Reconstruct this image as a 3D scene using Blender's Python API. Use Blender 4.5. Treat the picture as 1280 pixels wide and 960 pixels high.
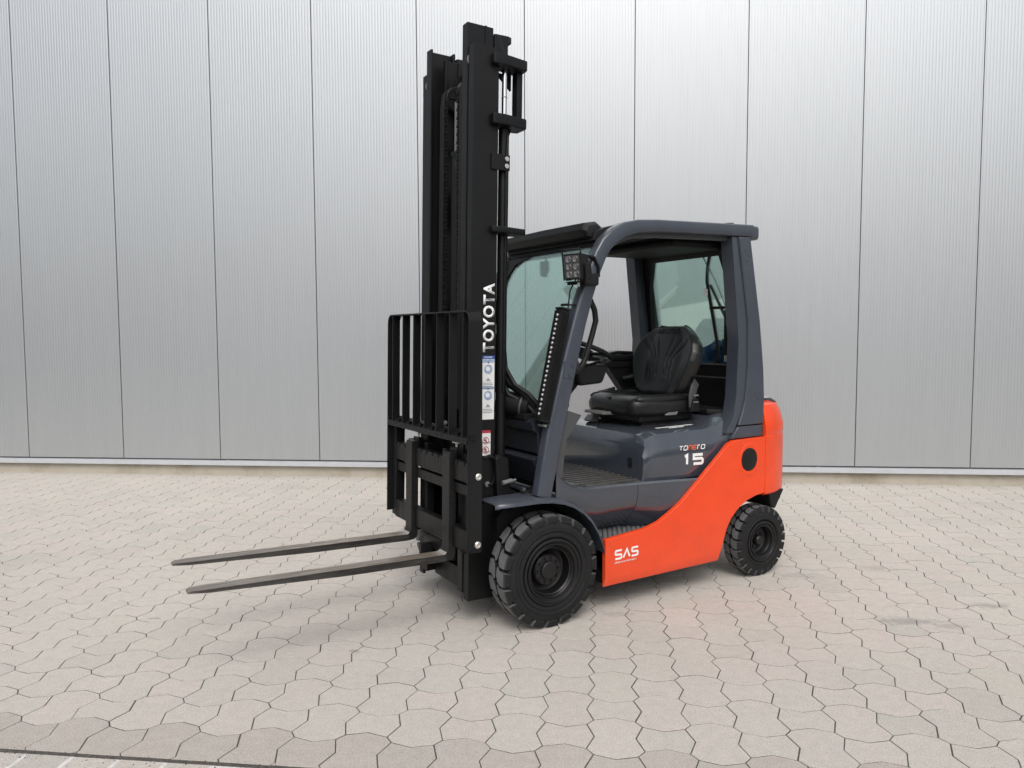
import bpy, bmesh, math, random
from math import sin, cos, pi, radians
from mathutils import Vector, Matrix
random.seed(7)
for o in list(bpy.data.objects): bpy.data.objects.remove(o)
SC = bpy.context.scene
COL = SC.collection

# ------------------------------------------------------------------ camera, world, sun, exposure
cam_d = bpy.data.cameras.new('camera'); cam = bpy.data.objects.new('camera', cam_d); COL.objects.link(cam)
cam_d.sensor_width = 36; cam_d.lens = 27.0; cam_d.clip_start = .05; cam_d.clip_end = 2000
cam.matrix_world = Matrix.Translation((0, 0, 1.5)) @ Matrix.Rotation(pi/2 - .0657, 4, 'X') @ Matrix.Rotation(-.0039, 4, 'Z')
SC.camera = cam
SUN_EL, SUN_AZ = radians(51), radians(178)      # azimuth measured clockwise from +Y
W = bpy.data.worlds.new('World'); SC.world = W; W.use_nodes = True
nt = W.node_tree; nt.nodes.clear()
sky = nt.nodes.new('ShaderNodeTexSky'); sky.sky_type = 'NISHITA'; sky.sun_disc = False
sky.sun_elevation = SUN_EL; sky.sun_rotation = SUN_AZ; sky.air_density = 1.0; sky.dust_density = 5.0; sky.ozone_density = 1.0
hs = nt.nodes.new('ShaderNodeHueSaturation'); hs.inputs['Saturation'].default_value = .36
bg = nt.nodes.new('ShaderNodeBackground'); bg.inputs['Strength'].default_value = .15
wo = nt.nodes.new('ShaderNodeOutputWorld')
nt.links.new(sky.outputs[0], hs.inputs['Color']); nt.links.new(hs.outputs[0], bg.inputs[0]); nt.links.new(bg.outputs[0], wo.inputs[0])
sun_d = bpy.data.lights.new('sun', 'SUN'); sun_d.energy = .5; sun_d.angle = radians(28); sun_d.color = (1, .965, .92)
sun = bpy.data.objects.new('sun', sun_d); COL.objects.link(sun)
sdir = Vector((sin(SUN_AZ)*cos(SUN_EL), cos(SUN_AZ)*cos(SUN_EL), sin(SUN_EL)))
sun.rotation_euler = sdir.to_track_quat('Z', 'Y').to_euler(); sun.location = sdir*30
SC.view_settings.view_transform = 'Standard'; SC.view_settings.look = 'None'
SC.view_settings.exposure = 0.29; SC.view_settings.gamma = 1
SC.render.engine = 'CYCLES'
SC.cycles.max_bounces = 8; SC.cycles.transparent_max_bounces = 16

# ------------------------------------------------------------------ helpers
def lin(r, g, b):
    f = lambda c: (c/255/12.92) if c/255 <= .04045 else ((c/255+.055)/1.055)**2.4
    return (f(r), f(g), f(b), 1)

class N:
    """small node-graph helper"""
    def __init__(s, name):
        s.m = bpy.data.materials.new(name); s.m.use_nodes = True; s.t = s.m.node_tree
        s.b = s.t.nodes['Principled BSDF']; s.out = s.t.nodes['Material Output']
    def n(s, kind, **kw):
        x = s.t.nodes.new('ShaderNode'+kind)
        for k, v in kw.items(): setattr(x, k, v)
        return x
    def l(s, a, b): s.t.links.new(a, b)
    def noise(s, vec, scale, detail=4, rough=.55, dist=0):
        x = s.n('TexNoise'); x.inputs['Scale'].default_value = scale; x.inputs['Detail'].default_value = detail
        x.inputs['Roughness'].default_value = rough; x.inputs['Distortion'].default_value = dist
        if vec is not None: s.l(vec, x.inputs['Vector'])
        return x.outputs['Fac']
    def ramp(s, fac, stops):
        x = s.n('ValToRGB'); e = x.color_ramp.elements
        while len(e) < len(stops): e.new(.5)
        for i, (p, c) in enumerate(stops): e[i].position = p; e[i].color = c if len(c) == 4 else (*c, 1)
        s.l(fac, x.inputs[0]); return x.outputs[0]
    def math(s, op, a, b=None, c=None, clamp=False):
        x = s.n('Math', operation=op); x.use_clamp = clamp
        for i, v in enumerate((a, b, c)):
            if v is None: continue
            if isinstance(v, (int, float)): x.inputs[i].default_value = v
            else: s.l(v, x.inputs[i])
        return x.outputs[0]
    def mix(s, fac, a, b, mode='MIX'):
        x = s.n('MixRGB', blend_type=mode)
        for i, v in enumerate((fac, a, b)):
            if isinstance(v, (int, float)): x.inputs[i].default_value = v
            elif isinstance(v, tuple): x.inputs[i].default_value = v
            else: s.l(v, x.inputs[i])
        return x.outputs[0]
    def bump(s, h, strength, dist=.002):
        x = s.n('Bump'); x.inputs['Strength'].default_value = strength; x.inputs['Distance'].default_value = dist
        s.l(h, x.inputs['Height']); s.l(x.outputs[0], s.b.inputs['Normal'])
    def set(s, **kw):
        for k, v in kw.items(): s.b.inputs[k.replace('_', ' ')].default_value = v

def paint(name, col, rough=.35, coat=0., metal=0., dirt=.12, nscale=9, bump=.0, spec=.5, dustcol=(.25, .23, .2, 1), dust=.0, scuff=0., low=0.):
    m = N(name); tc = m.n('TexCoord').outputs['Object']
    f = m.noise(tc, nscale, 6, .6); f2 = m.noise(tc, nscale*12, 3, .6)
    lo = tuple(c*(1-dirt) for c in col[:3])+(1,); hi = tuple(min(1, c*(1+dirt)) for c in col[:3])+(1,)
    c = m.ramp(f, [(.3, lo), (.7, hi)])
    if dust:
        geo = m.n('NewGeometry'); sp = m.n('SeparateXYZ'); m.l(geo.outputs['Normal'], sp.inputs[0])
        up = m.math('MULTIPLY', m.math('MAXIMUM', sp.outputs[2], 0.0), m.math('MULTIPLY', f, dust*2), clamp=True)
        c = m.mix(up, c, dustcol)
    if scuff:
        mp = m.n('Mapping'); mp.inputs['Scale'].default_value = (5, 5, 22); mp.inputs['Rotation'].default_value = (0, .3, 0); m.l(tc, mp.inputs[0])
        k = m.math('MULTIPLY', m.math('GREATER_THAN', m.noise(mp.outputs[0], 9, 8, .82), .70), scuff); c = m.mix(k, c, (.55, .35, .28, 1) if col[0] > .3 else (.2, .2, .2, 1))
        k = m.math('MULTIPLY', m.math('GREATER_THAN', m.noise(tc, 75, 2, .5), .735), .8); c = m.mix(k, c, (.10, .05, .03, 1) if col[0] > .3 else (.015, .015, .015, 1))
    if low:
        sz = m.n('SeparateXYZ'); m.l(tc, sz.inputs[0]); mr = m.n('MapRange'); m.l(sz.outputs[2], mr.inputs[0]); mr.inputs[1].default_value = .5; mr.inputs[2].default_value = .13
        c = m.mix(m.math('MULTIPLY', mr.outputs[0], m.math('MULTIPLY', m.noise(tc, 14, 6, .7), low), clamp=True), c, dustcol)
    m.l(c, m.b.inputs['Base Color'])
    m.l(m.math('ADD', m.math('MULTIPLY', f2, .16), rough-.08), m.b.inputs['Roughness'])
    m.set(Metallic=metal, Coat_Weight=coat, Coat_Roughness=.12)
    m.b.inputs['Specular IOR Level'].default_value = spec
    if bump: m.bump(m.noise(tc, 180, 3), bump, .001)
    return m.m

MAT = {}
MAT['orange'] = paint('orange_paint', (.76, .058, .008, 1), .34, .15, dirt=.06, bump=.04, scuff=.3, low=.14, spec=.4)
MAT['charcoal'] = paint('charcoal_paint', (.043, .051, .068, 1), .34, .25, dirt=.10, bump=.04, dust=.05, scuff=.1)
MAT['charcoal_gloss'] = paint('charcoal_gloss_paint', (.040, .047, .062, 1), .14, .8, dirt=.08, dust=.03, scuff=.12)
MAT['navy'] = paint('dark_cowl_paint', (.012, .0145, .020, 1), .4, .1, dirt=.15)  # charcoal darkened for the cowl: shade behind the mast put into the colour
MAT['slate'] = paint('slate_plastic', (.055, .058, .062, 1), .5, 0, dirt=.08)
MAT['mast'] = paint('black_mast_paint', (.0075, .0078, .0082, 1), .5, 0, dirt=.25, bump=.08, dust=.03, spec=.28)
m = N('black_mast_paint'); tc = m.n('TexCoord').outputs['Object']
mp = m.n('Mapping'); mp.inputs['Scale'].default_value = (30, 30, .8); m.l(tc, mp.inputs[0]); st_ = m.noise(mp.outputs[0], 1.6, 5, .6); sc_ = m.noise(tc, 48, 8, .8, 1.5); lo_ = m.noise(tc, 5, 4)
c = m.ramp(lo_, [(.3, (.0045, .0047, .005)), (.7, (.0075, .0078, .0082))])
c = m.mix(m.math('MULTIPLY', m.math('GREATER_THAN', sc_, .685), .5), c, (.075, .075, .075, 1))
m.l(c, m.b.inputs['Base Color']); m.l(m.math('ADD', m.math('MULTIPLY', st_, .5), .20), m.b.inputs['Roughness']); m.b.inputs['Specular IOR Level'].default_value = .27
m.bump(m.noise(tc, 120, 3), .08, .001); MAT['mast'] = m.m
MAT['black'] = paint('black_plastic', (.0075, .0078, .008, 1), .5, 0, dirt=.2, bump=.05, spec=.28)
MAT['deep'] = paint('dark_machinery', (.006, .006, .0065, 1), .65, 0, dirt=.3, spec=.25)
MAT['vinyl'] = paint('black_seat_vinyl', (.0085, .0088, .009, 1), .38, 0, dirt=.1, bump=.12, spec=.38)
MAT['rubber'] = paint('tyre_rubber', (.0105, .0108, .0112, 1), .74, 0, dirt=.2, bump=.25, spec=.3, nscale=14)
MAT['tread'] = paint('tread_rubber', (.050, .053, .056, 1), .75, 0, dirt=.3, bump=.3, spec=.35, nscale=22)
m = N('dusty_tread_rubber'); tc = m.n('TexCoord'); sp = m.n('SeparateXYZ'); m.l(tc.outputs['Normal'], sp.inputs[0])
fl = m.math('SUBTRACT', 1.0, m.math('MULTIPLY', m.math('ABSOLUTE', sp.outputs[1]), 1.5), clamp=True)
nz = m.noise(tc.outputs['Object'], 26, 6, .7)
c = m.mix(m.math('MULTIPLY', fl, m.math('ADD', nz, .45), clamp=True), (.011, .0112, .0115, 1), (.125, .129, .132, 1))
m.l(c, m.b.inputs['Base Color']); m.set(Roughness=.78); m.b.inputs['Specular IOR Level'].default_value = .3; m.bump(m.noise(tc.outputs['Object'], 160, 4), .3, .001)
MAT['tread'] = m.m
MAT['rim'] = paint('black_rim_paint', (.006, .006, .0065, 1), .42, 0, dirt=.25, spec=.4)
MAT['chrome'] = paint('chromed_steel', (.62, .62, .63, 1), .16, 0, 1, .05)
MAT['zinc'] = paint('zinc_bolt', (.62, .61, .58, 1), .35, 0, .9, .15)
MAT['silver'] = paint('grey_plastic', (.16, .16, .155, 1), .42, 0, 0, .12)
MAT['rib'] = paint('worn_mat_rib', (.075, .070, .064, 1), .3, 0, 0, .4, 30)
MAT['white'] = paint('white_decal', (.78, .78, .77, 1), .45, 0, 0, .03)
MAT['blue'] = paint('blue_decal', (.03, .09, .32, 1), .4, 0, 0, .03)
MAT['paleblue'] = paint('pale_blue_decal', (.32, .40, .56, 1), .4, 0, 0, .25, 40)
MAT['greyprint'] = paint('grey_print', (.30, .31, .34, 1), .5, 0, 0, .1)
MAT['red'] = paint('red_decal', (.42, .03, .05, 1), .45, 0, 0, .05)
MAT['black_print'] = paint('black_print', (.02, .02, .02, 1), .5)
MAT['orange_print'] = paint('orange_print', (.80, .12, .03, 1), .4)
MAT['flash'] = paint('grey_flashing', (.52, .54, .57, 1), .42, 0, .25, .05)
MAT['cloth'] = paint('dark_blue_canvas', (.025, .065, .21, 1), .8, 0, 0, .5, 30, .3)
MAT['cloth2'] = paint('pale_blue_canvas', (.26, .36, .58, 1), .8, 0, 0, .3, 30, .3)
MAT['teal'] = paint('teal_tag', (.12, .45, .45, 1), .5)

m = N('fork_steel'); tc = m.n('TexCoord').outputs['Object']
mp = m.n('Mapping'); mp.inputs['Scale'].default_value = (3, 26, 26); m.l(tc, mp.inputs[0])
f = m.noise(mp.outputs[0], 2.2, 8, .65, .3); f2 = m.noise(tc, 60, 5)
sx = m.n('SeparateXYZ'); m.l(tc, sx.inputs[0])
shank = m.math('LESS_THAN', sx.outputs[0], .478)
hp = m.n('MapRange'); m.l(sx.outputs[0], hp.inputs[0]); hp.inputs[1].default_value = .54; hp.inputs[2].default_value = .49
geo = m.n('NewGeometry'); sn = m.n('SeparateXYZ'); m.l(geo.outputs['Normal'], sn.inputs[0])
topf = m.math('GREATER_THAN', sn.outputs[2], .5)
worn = m.ramp(f, [(.30, (.10, .082, .064)), (.5, (.21, .178, .145)), (.68, (.36, .33, .295))])
side = m.ramp(f, [(.4, (.018, .017, .017)), (.62, (.05, .046, .043)), (.8, (.12, .11, .10))])
base = m.mix(topf, side, worn)
tipf = m.n('MapRange'); m.l(sx.outputs[0], tipf.inputs[0]); tipf.inputs[1].default_value = 1.0; tipf.inputs[2].default_value = 1.55
tipm = m.math('MULTIPLY', tipf.outputs[0], m.math('ADD', m.math('MULTIPLY', f2, .8), .25), clamp=True)
base = m.mix(m.math('MULTIPLY', tipm, .75), base, (.17, .16, .15, 1))
base = m.mix(m.math('MULTIPLY', hp.outputs[0], m.math('MULTIPLY', topf, m.math('ADD', f2, .1)), clamp=True), base, (.42, .41, .39, 1))
shc = m.ramp(m.noise(tc, 55, 7, .75, 1), [(.45, (.011, .0112, .0115)), (.66, (.022, .022, .022)), (.74, (.11, .11, .11))])
base = m.mix(shank, base, shc)
m.l(base, m.b.inputs['Base Color']); m.set(Metallic=.35, Roughness=.5); m.bump(m.noise(tc, 150, 4), .25, .001)
MAT['fork'] = m.m

def glass_mat(name, tint, refl=1.0):
    m = N(name); t = m.t
    tr = m.n('BsdfTransparent'); tr.inputs[0].default_value = (*tint, 1)
    gl = m.n('BsdfGlossy'); gl.inputs['Roughness'].default_value = .02; gl.inputs[0].default_value = (1, 1, 1, 1)
    lw = m.n('Fresnel'); lw.inputs[0].default_value = 1.5
    tc = m.n('TexCoord').outputs['Object']; f = m.noise(tc, 6, 4)
    mx = m.n('MixShader'); m.l(m.math('MULTIPLY', lw.outputs[0], refl), mx.inputs[0])
    m.l(tr.outputs[0], mx.inputs[1]); m.l(gl.outputs[0], mx.inputs[2])
    m.l(mx.outputs[0], m.out.inputs[0]); return m.m
MAT['glass'] = glass_mat('green_tinted_glass', (.78, .925, .88), .6)
MAT['lens'] = glass_mat('lamp_lens', (.85, .85, .85))

# wall sheet: silver coated steel
m = N('silver_sandwich_panel'); geo = m.n('NewGeometry'); tc = m.n('TexCoord').outputs['Object']; oi = m.n('ObjectInfo')
f = m.noise(geo.outputs['Position'], .7, 3); mp = m.n('Mapping'); mp.inputs['Scale'].default_value = (6, 6, .35); m.l(tc, mp.inputs[0])
f2 = m.noise(mp.outputs[0], 2.0, 4)
c = m.ramp(f2, [(.2, (.475, .498, .516)), (.8, (.502, .524, .540))])
c = m.mix(m.math('MULTIPLY', oi.outputs['Random'], .10), c, (.48, .50, .517, 1))
m.l(c, m.b.inputs['Base Color']); m.set(Metallic=.80)
m.l(m.math('ADD', m.math('MULTIPLY', f, .04), .40), m.b.inputs['Roughness'])
MAT['panel'] = m.m

m = N('concrete_plinth'); tc = m.n('TexCoord').outputs['Object']
c = m.ramp(m.noise(tc, 3, 8, .7), [(.3, (.30, .265, .20)), (.5, (.42, .385, .32)), (.72, (.47, .44, .38))])
m.l(c, m.b.inputs['Base Color']); m.set(Roughness=.85); m.bump(m.noise(tc, 90, 5), .4, .003)
MAT['plinth'] = m.m

# pavers
def paver_mat(name, darker):
    m = N(name); geo = m.n('NewGeometry'); oi = m.n('ObjectInfo'); pos = geo.outputs['Position']
    r = m.math('FRACT', m.math('ADD', m.math('MULTIPLY', geo.outputs['Random Per Island'], 7.31), m.math('MULTIPLY', oi.outputs['Random'], 5.7)))
    c = m.ramp(r, [(0, (.470, .432, .395)), (.18, (.515, .472, .435)), (.34, (.480, .465, .415)), (.5, (.515, .466, .432)), (.64, (.455, .445, .402)), (.8, (.515, .480, .440)), (.92, (.46, .430, .395)), (1, (.42, .415, .375))])
    big = m.noise(pos, .55, 4, .6); c = m.mix(.42, c, m.ramp(big, [(.3, (.415, .388, .352)), (.7, (.54, .503, .460))]))
    fine = m.noise(pos, 170, 3, .75); mid = m.noise(pos, 22, 6, .7)
    c = m.mix(1, c, m.ramp(mid, [(.25, (.87, .87, .87)), (.75, (1.07, 1.065, 1.06))]), 'MULTIPLY')
    c = m.mix(1, c, m.ramp(fine, [(.30, (.62, .61, .60)), (.5, (1, 1, 1)), (.72, (1.2, 1.2, 1.19))]), 'MULTIPLY')
    vo = m.n('TexVoronoi'); vo.inputs['Scale'].default_value = 95; m.l(pos, vo.inputs['Vector'])
    spk = m.math('LESS_THAN', vo.outputs['Distance'], .13)
    c = m.mix(m.math('MULTIPLY', spk, m.math('GREATER_THAN', m.noise(pos, 11, 2), .52)), c, (.26, .25, .23, 1))
    # dirt beside the joints: worn pale scuffs and a few oil / tyre marks
    sc = m.noise(pos, 2.6, 7, .72, .8); c = m.mix(m.math('MULTIPLY', m.math('GREATER_THAN', sc, .66), .22), c, (.60, .575, .54, 1))
    for (x, y, rx, ry, a, s) in ((2.31, 4.80, .11, .05, .2, .26), (2.05, 3.90, .17, .055, -.5, .42), (2.24, 3.83, .10, .04, -.2, .3), (2.62, 4.12, .13, .04, -.3, .36), (.56, 4.02, .10, .05, .1, .22), (1.78, 4.66, .16, .06, .1, .22), (-.75, 3.55, .03, .02, 0, .5), (-1.9, 3.98, .04, .015, .2, .5)):
        v = m.n('VectorMath', operation='SUBTRACT'); m.l(pos, v.inputs[0]); v.inputs[1].default_value = (x, y, 0)
        mp = m.n('Mapping'); mp.inputs['Rotation'].default_value = (0, 0, a); mp.inputs['Scale'].default_value = (1/rx, 1/ry, 0); m.l(v.outputs[0], mp.inputs[0])
        ln = m.n('VectorMath', operation='LENGTH'); m.l(mp.outputs[0], ln.inputs[0])
        d = m.math('ADD', ln.outputs['Value'], m.math('MULTIPLY', m.math('SUBTRACT', m.noise(pos, 22, 5, .7), .5), 2.6))
        k = m.n('MapRange'); m.l(d, k.inputs[0]); k.inputs[1].default_value = 1.15; k.inputs[2].default_value = .5; k.inputs[3].default_value = 0; k.inputs[4].default_value = s
        c = m.mix(k.outputs[0], c, (.17, .165, .16, 1))
    if darker: c = m.mix(1, c, (.86, .85, .845, 1), 'MULTIPLY')
    m.l(c, m.b.inputs['Base Color']); m.set(Roughness=.88); m.b.inputs['Specular IOR Level'].default_value = .3
    m.bump(m.math('ADD', fine, m.math('MULTIPLY', mid, .6)), .35, .0025)
    return m.m
MAT['paver'] = paver_mat('concrete_paver', False)
MAT['paver_dark'] = paver_mat('concrete_paver_soiled', True)
m = N('joint_sand'); pos = m.n('NewGeometry').outputs['Position']
m.l(m.ramp(m.noise(pos, 60, 5), [(.3, (.040, .037, .033)), (.7, (.11, .10, .088))]), m.b.inputs['Base Color']); m.set(Roughness=.95); m.bump(m.noise(pos, 400, 3), .5, .003)
MAT['sand'] = m.m
m = N('pale_mortar'); pos = m.n('NewGeometry').outputs['Position']
m.l(m.ramp(m.noise(pos, 40, 5), [(.3, (.5, .49, .46)), (.7, (.66, .65, .62))]), m.b.inputs['Base Color']); m.set(Roughness=.95); m.bump(m.noise(pos, 300, 3), .6, .004)
MAT['mortar'] = m.m

class MB:
    """collects shapes into one mesh; M is applied to every point added"""
    def __init__(s, M=None): s.b = bmesh.new(); s.M = M or Matrix.Identity(4); s.fl = False
    def v(s, p): return s.b.verts.new(s.M @ Vector(p))
    def faces(s, pts, fs):
        vs = [s.v(p) for p in pts]
        for f in fs:
            try: s.b.faces.new([vs[i] for i in f])
            except ValueError: pass
        return s
    def box(s, x0, x1, y0, y1, z0, z1):
        p = [(x, y, z) for z in (z0, z1) for y in (y0, y1) for x in (x0, x1)]
        return s.faces(p, [(0, 2, 3, 1), (4, 5, 7, 6), (0, 1, 5, 4), (2, 6, 7, 3), (0, 4, 6, 2), (1, 3, 7, 5)])
    def hexa(s, bottom, top):
        n = len(bottom)
        return s.faces(list(bottom)+list(top), [tuple(range(n))[::-1], tuple(range(n, 2*n))]+[(i, (i+1) % n, n+(i+1) % n, n+i) for i in range(n)])
    def prism(s, poly, ax, a, b):
        f = {'x': lambda p, t: (t, p[0], p[1]), 'y': lambda p, t: (p[0], t, p[1]), 'z': lambda p, t: (p[0], p[1], t)}[ax]
        return s.hexa([f(p, a) for p in poly], [f(p, b) for p in poly])
    def cyl(s, p, q, r, n=16, r2=None):
        p, q = Vector(p), Vector(q); d = (q-p).normalized(); a = d.orthogonal().normalized(); b = d.cross(a)
        r2 = r if r2 is None else r2
        c1 = [p+(a*cos(t)+b*sin(t))*r for t in (2*pi*i/n for i in range(n))]
        c2 = [q+(a*cos(t)+b*sin(t))*r2 for t in (2*pi*i/n for i in range(n))]
        return s.hexa(c1, c2)
    def tube(s, pts, r, n=8):
        P = [Vector(p) for p in pts]; rings = []; prev = None
        for i, p in enumerate(P):
            d = (P[min(i+1, len(P)-1)]-P[max(i-1, 0)]).normalized()
            a = d.orthogonal().normalized() if prev is None else (prev-d*prev.dot(d)).normalized()
            prev = a; b = d.cross(a); rings.append([p+(a*cos(t)+b*sin(t))*r for t in (2*pi*j/n for j in range(n))])
        return s.loft(rings)
    def loft(s, rings, closed=True, caps=True):
        vs = [[s.v(p) for p in r] for r in rings]; n = len(rings[0])
        for a, b in zip(vs, vs[1:]):
            for j in range(n if closed else n-1):
                k = (j+1) % n
                try: s.b.faces.new((a[j], a[k], b[k], b[j]))
                except ValueError: pass
        if caps and closed: s.b.faces.new(vs[0][::-1]); s.b.faces.new(vs[-1])
        return s
    def sweep(s, path, w, h, c=.25, n=3):
        """rounded rectangular bar swept along path: [(x,y,z)], w across (Y), h in the path plane; w/h may be lists"""
        P = [Vector(p) for p in path]; rings = []
        for i, p in enumerate(P):
            d = (P[min(i+1, len(P)-1)]-P[max(i-1, 0)]).normalized()
            side = Vector((0, 1, 0)); up = d.cross(side).normalized(); side = up.cross(d).normalized()
            ww = (w[i] if isinstance(w, list) else w)/2; hh = (h[i] if isinstance(h, list) else h)/2; r = c*min(ww, hh)*2
            ring = []
            for (sx, sy, t0) in ((1, 1, 0), (-1, 1, pi/2), (-1, -1, pi), (1, -1, 3*pi/2)):
                for k in range(n+1):
                    t = t0+pi/2*k/n; ring.append(p+side*(sx*(ww-r)+r*cos(t))+up*(sy*(hh-r)+r*sin(t)))
            rings.append(ring)
        return s.loft(rings)
    def lathe(s, prof, c, n=48, ax='y', a0=0):
        """prof: [(r, t)], t along +axis from c"""
        c = Vector(c); rings = []
        for r, t in prof:
            ring = []
            for i in range(n):
                a = 2*pi*i/n+a0
                ring.append(c+Vector((r*cos(a), t, r*sin(a))) if ax == 'y' else (c+Vector((r*cos(a), r*sin(a), t)) if ax == 'z' else c+Vector((t, r*cos(a), r*sin(a)))))
            rings.append(ring)
        return s.loft(rings)
    def grid(s, rows):
        return s.loft(rows, closed=False, caps=False)
    def build(s, name, mat, parent=None, bevel=0, seg=2, ang=30, solid=0, smooth=38, off=-1):
        bmesh.ops.remove_doubles(s.b, verts=s.b.verts, dist=1e-5)
        if solid:
            bmesh.ops.recalc_face_normals(s.b, faces=s.b.faces)
            me = bpy.data.meshes.new('t'); s.b.to_mesh(me); to = bpy.data.objects.new('t', me); COL.objects.link(to)
            md = to.modifiers.new('s', 'SOLIDIFY'); md.thickness = solid; md.offset = off
            dg = bpy.context.evaluated_depsgraph_get(); me2 = bpy.data.meshes.new_from_object(to.evaluated_get(dg))
            bpy.data.objects.remove(to); s.b.free(); s.b = bmesh.new(); s.b.from_mesh(me2)
        bmesh.ops.recalc_face_normals(s.b, faces=s.b.faces)
        if bevel:
            es = [e for e in s.b.edges if len(e.link_faces) == 2 and e.calc_face_angle(0) > radians(ang)]
            bmesh.ops.bevel(s.b, geom=es, offset=bevel, segments=seg, affect='EDGES', profile=.5, clamp_overlap=True)
        me = bpy.data.meshes.new(name); s.b.to_mesh(me); s.b.free()
        for p in me.polygons: p.use_smooth = True
        me.set_sharp_from_angle(angle=radians(smooth))
        me.materials.append(MAT[mat] if isinstance(mat, str) else mat)
        o = bpy.data.objects.new(name, me); COL.objects.link(o)
        if parent is not None: o.parent = parent
        if bevel: wn = o.modifiers.new('weighted_normal', 'WEIGHTED_NORMAL'); wn.keep_sharp = True; wn.weight = 80
        return o

def empty(name, loc, rz=0, parent=None):
    o = bpy.data.objects.new(name, None); o.location = loc; o.rotation_euler = (0, 0, rz); COL.objects.link(o)
    o.empty_display_size = .1
    if parent is not None: o.parent = parent
    return o
def tag(o, label=None, cat=None, group=None, kind=None):
    for k, v in (('label', label), ('category', cat), ('group', group), ('kind', kind)):
        if v: o[k] = v
    return o

def text(name, body, mat, parent, M, w, h, bold=0.0, shear=0., depth=.0008, spacing=1.0):
    cu = bpy.data.curves.new('t', 'FONT'); cu.body = body; cu.size = 1; cu.offset = bold; cu.shear = shear; cu.space_character = spacing
    cu.resolution_u = 4
    to = bpy.data.objects.new('t', cu); COL.objects.link(to)
    dg = bpy.context.evaluated_depsgraph_get(); dg.update()
    me = bpy.data.meshes.new_from_object(to.evaluated_get(dg)); bpy.data.objects.remove(to)
    xs = [v.co.x for v in me.vertices]; ys = [v.co.y for v in me.vertices]
    x0, x1, y0, y1 = min(xs), max(xs), min(ys), max(ys)
    for v in me.vertices: v.co = Vector(((v.co.x-x0)/(x1-x0)*w, (v.co.y-y0)/(y1-y0)*h, 0))
    bm = bmesh.new(); bm.from_mesh(me)
    r = bmesh.ops.extrude_face_region(bm, geom=list(bm.faces))
    for g in r['geom']:
        if isinstance(g, bmesh.types.BMVert): g.co.z += depth
    bmesh.ops.transform(bm, matrix=M, verts=bm.verts); bmesh.ops.recalc_face_normals(bm, faces=bm.faces)
    me2 = bpy.data.meshes.new(name); bm.to_mesh(me2); bm.free(); me2.materials.append(MAT[mat])
    o = bpy.data.objects.new(name, me2); COL.objects.link(o)
    if parent is not None: o.parent = parent
    return o
def frame(origin, x, y):
    x, y = Vector(x).normalized(), Vector(y).normalized(); z = x.cross(y)
    M = Matrix((x, y, z)).transposed().to_4x4(); M.translation = Vector(origin); return M

# ------------------------------------------------------------------ ground and paving
gmb = MB(); gmb.faces([(-400, -400, -.0020), (400, -400, -.0020), (400, 400, -.0020), (-400, 400, -.0020)], [(0, 1, 2, 3)])
ground = tag(gmb.build('ground', 'sand'), kind='structure')
GY = -.1136; PX, PY = .1849, .2095; OX, OY = .5857, 2.9497
cg, sg = cos(GY), sin(GY)
def lat(a, b): x, y = a*PX, b*PY; return (OX+x*cg-y*sg, OY+x*sg+y*cg)
BIG = [(-.43, .585), (0, .705), (.43, .585), (.57, .415), (.415, 0), (.57, -.415), (.43, -.585), (0, -.705), (-.43, -.585), (-.57, -.415), (-.415, 0), (-.57, .415)]
SMALL = [(-.43, .415), (0, .295), (.43, .415), (.585, 0), (.43, -.415), (0, -.295), (-.43, -.415), (-.585, 0)]
SMALL_CUT = [(-.43, .415), (0, .295), (.43, .415), (.585, 0), (.43, -.415), (.5, -.5), (-.5, -.5), (-.43, -.415), (-.585, 0)]
def inset(poly, d):
    n = len(poly); out = []
    for i in range(n):
        p0, p1, p2 = Vector(poly[i-1]), Vector(poly[i]), Vector(poly[(i+1) % n])
        e1 = (p1-p0).normalized(); e2 = (p2-p1).normalized()
        n1 = Vector((e1.y, -e1.x)); n2 = Vector((e2.y, -e2.x)); k = max(.3, 1+n1.dot(n2))
        out.append(tuple(p1+(n1+n2)*(d/k)))
    return out
BORDER = -2.5                                        # lattice row where the straight border cuts the field
def clip(poly, zmin):
    out = []
    for i in range(len(poly)):
        a, b = poly[i-1], poly[i]
        if (a[1] >= zmin) != (b[1] >= zmin):
            t = (zmin-a[1])/(b[1]-a[1]); out.append((a[0]+t*(b[0]-a[0]), zmin))
        if b[1] >= zmin: out.append(b)
    return out
def paver_mesh(bm, poly, dz=0, tilt=(0, 0), jit=0):
    """poly metric, clockwise; chamfered top, skirt below"""
    a = inset(poly, .0023); b = inset(poly, .0029)
    f = lambda p, z: bm.verts.new((p[0], p[1], z+dz+p[0]*tilt[0]+p[1]*tilt[1]))
    A = [f(p, -.0014) for p in a]; B = [f(p, 0) for p in b]; C = [f(p, -.02) for p in a]; n = len(a)
    bm.faces.new(B[::-1])
    for i in range(n):
        j = (i+1) % n
        bm.faces.new((A[i], B[i], B[j], A[j])); bm.faces.new((C[i], A[i], A[j], C[j])).material_index = 1
def to_me(bm, name, mat):
    bmesh.ops.recalc_face_normals(bm, faces=bm.faces); me = bpy.data.meshes.new(name); bm.to_mesh(me); bm.free(); me.materials.append(MAT[mat]); me.materials.append(MAT['sand']); return me
metric = lambda poly: [(x*PX, y*PY) for x, y in poly]
shared = {}
for nm, poly in (('big', BIG), ('small', SMALL), ('cut', clip(BIG, -.5)), ('cuts', SMALL_CUT)):
    for mt in ('paver', 'paver_dark'):
        bm = bmesh.new(); paver_mesh(bm, metric(poly)); shared[nm, mt] = to_me(bm, 'paver', mt)
paving = empty('paving', (OX, OY, 0), GY); tag(paving, kind='structure')
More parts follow.
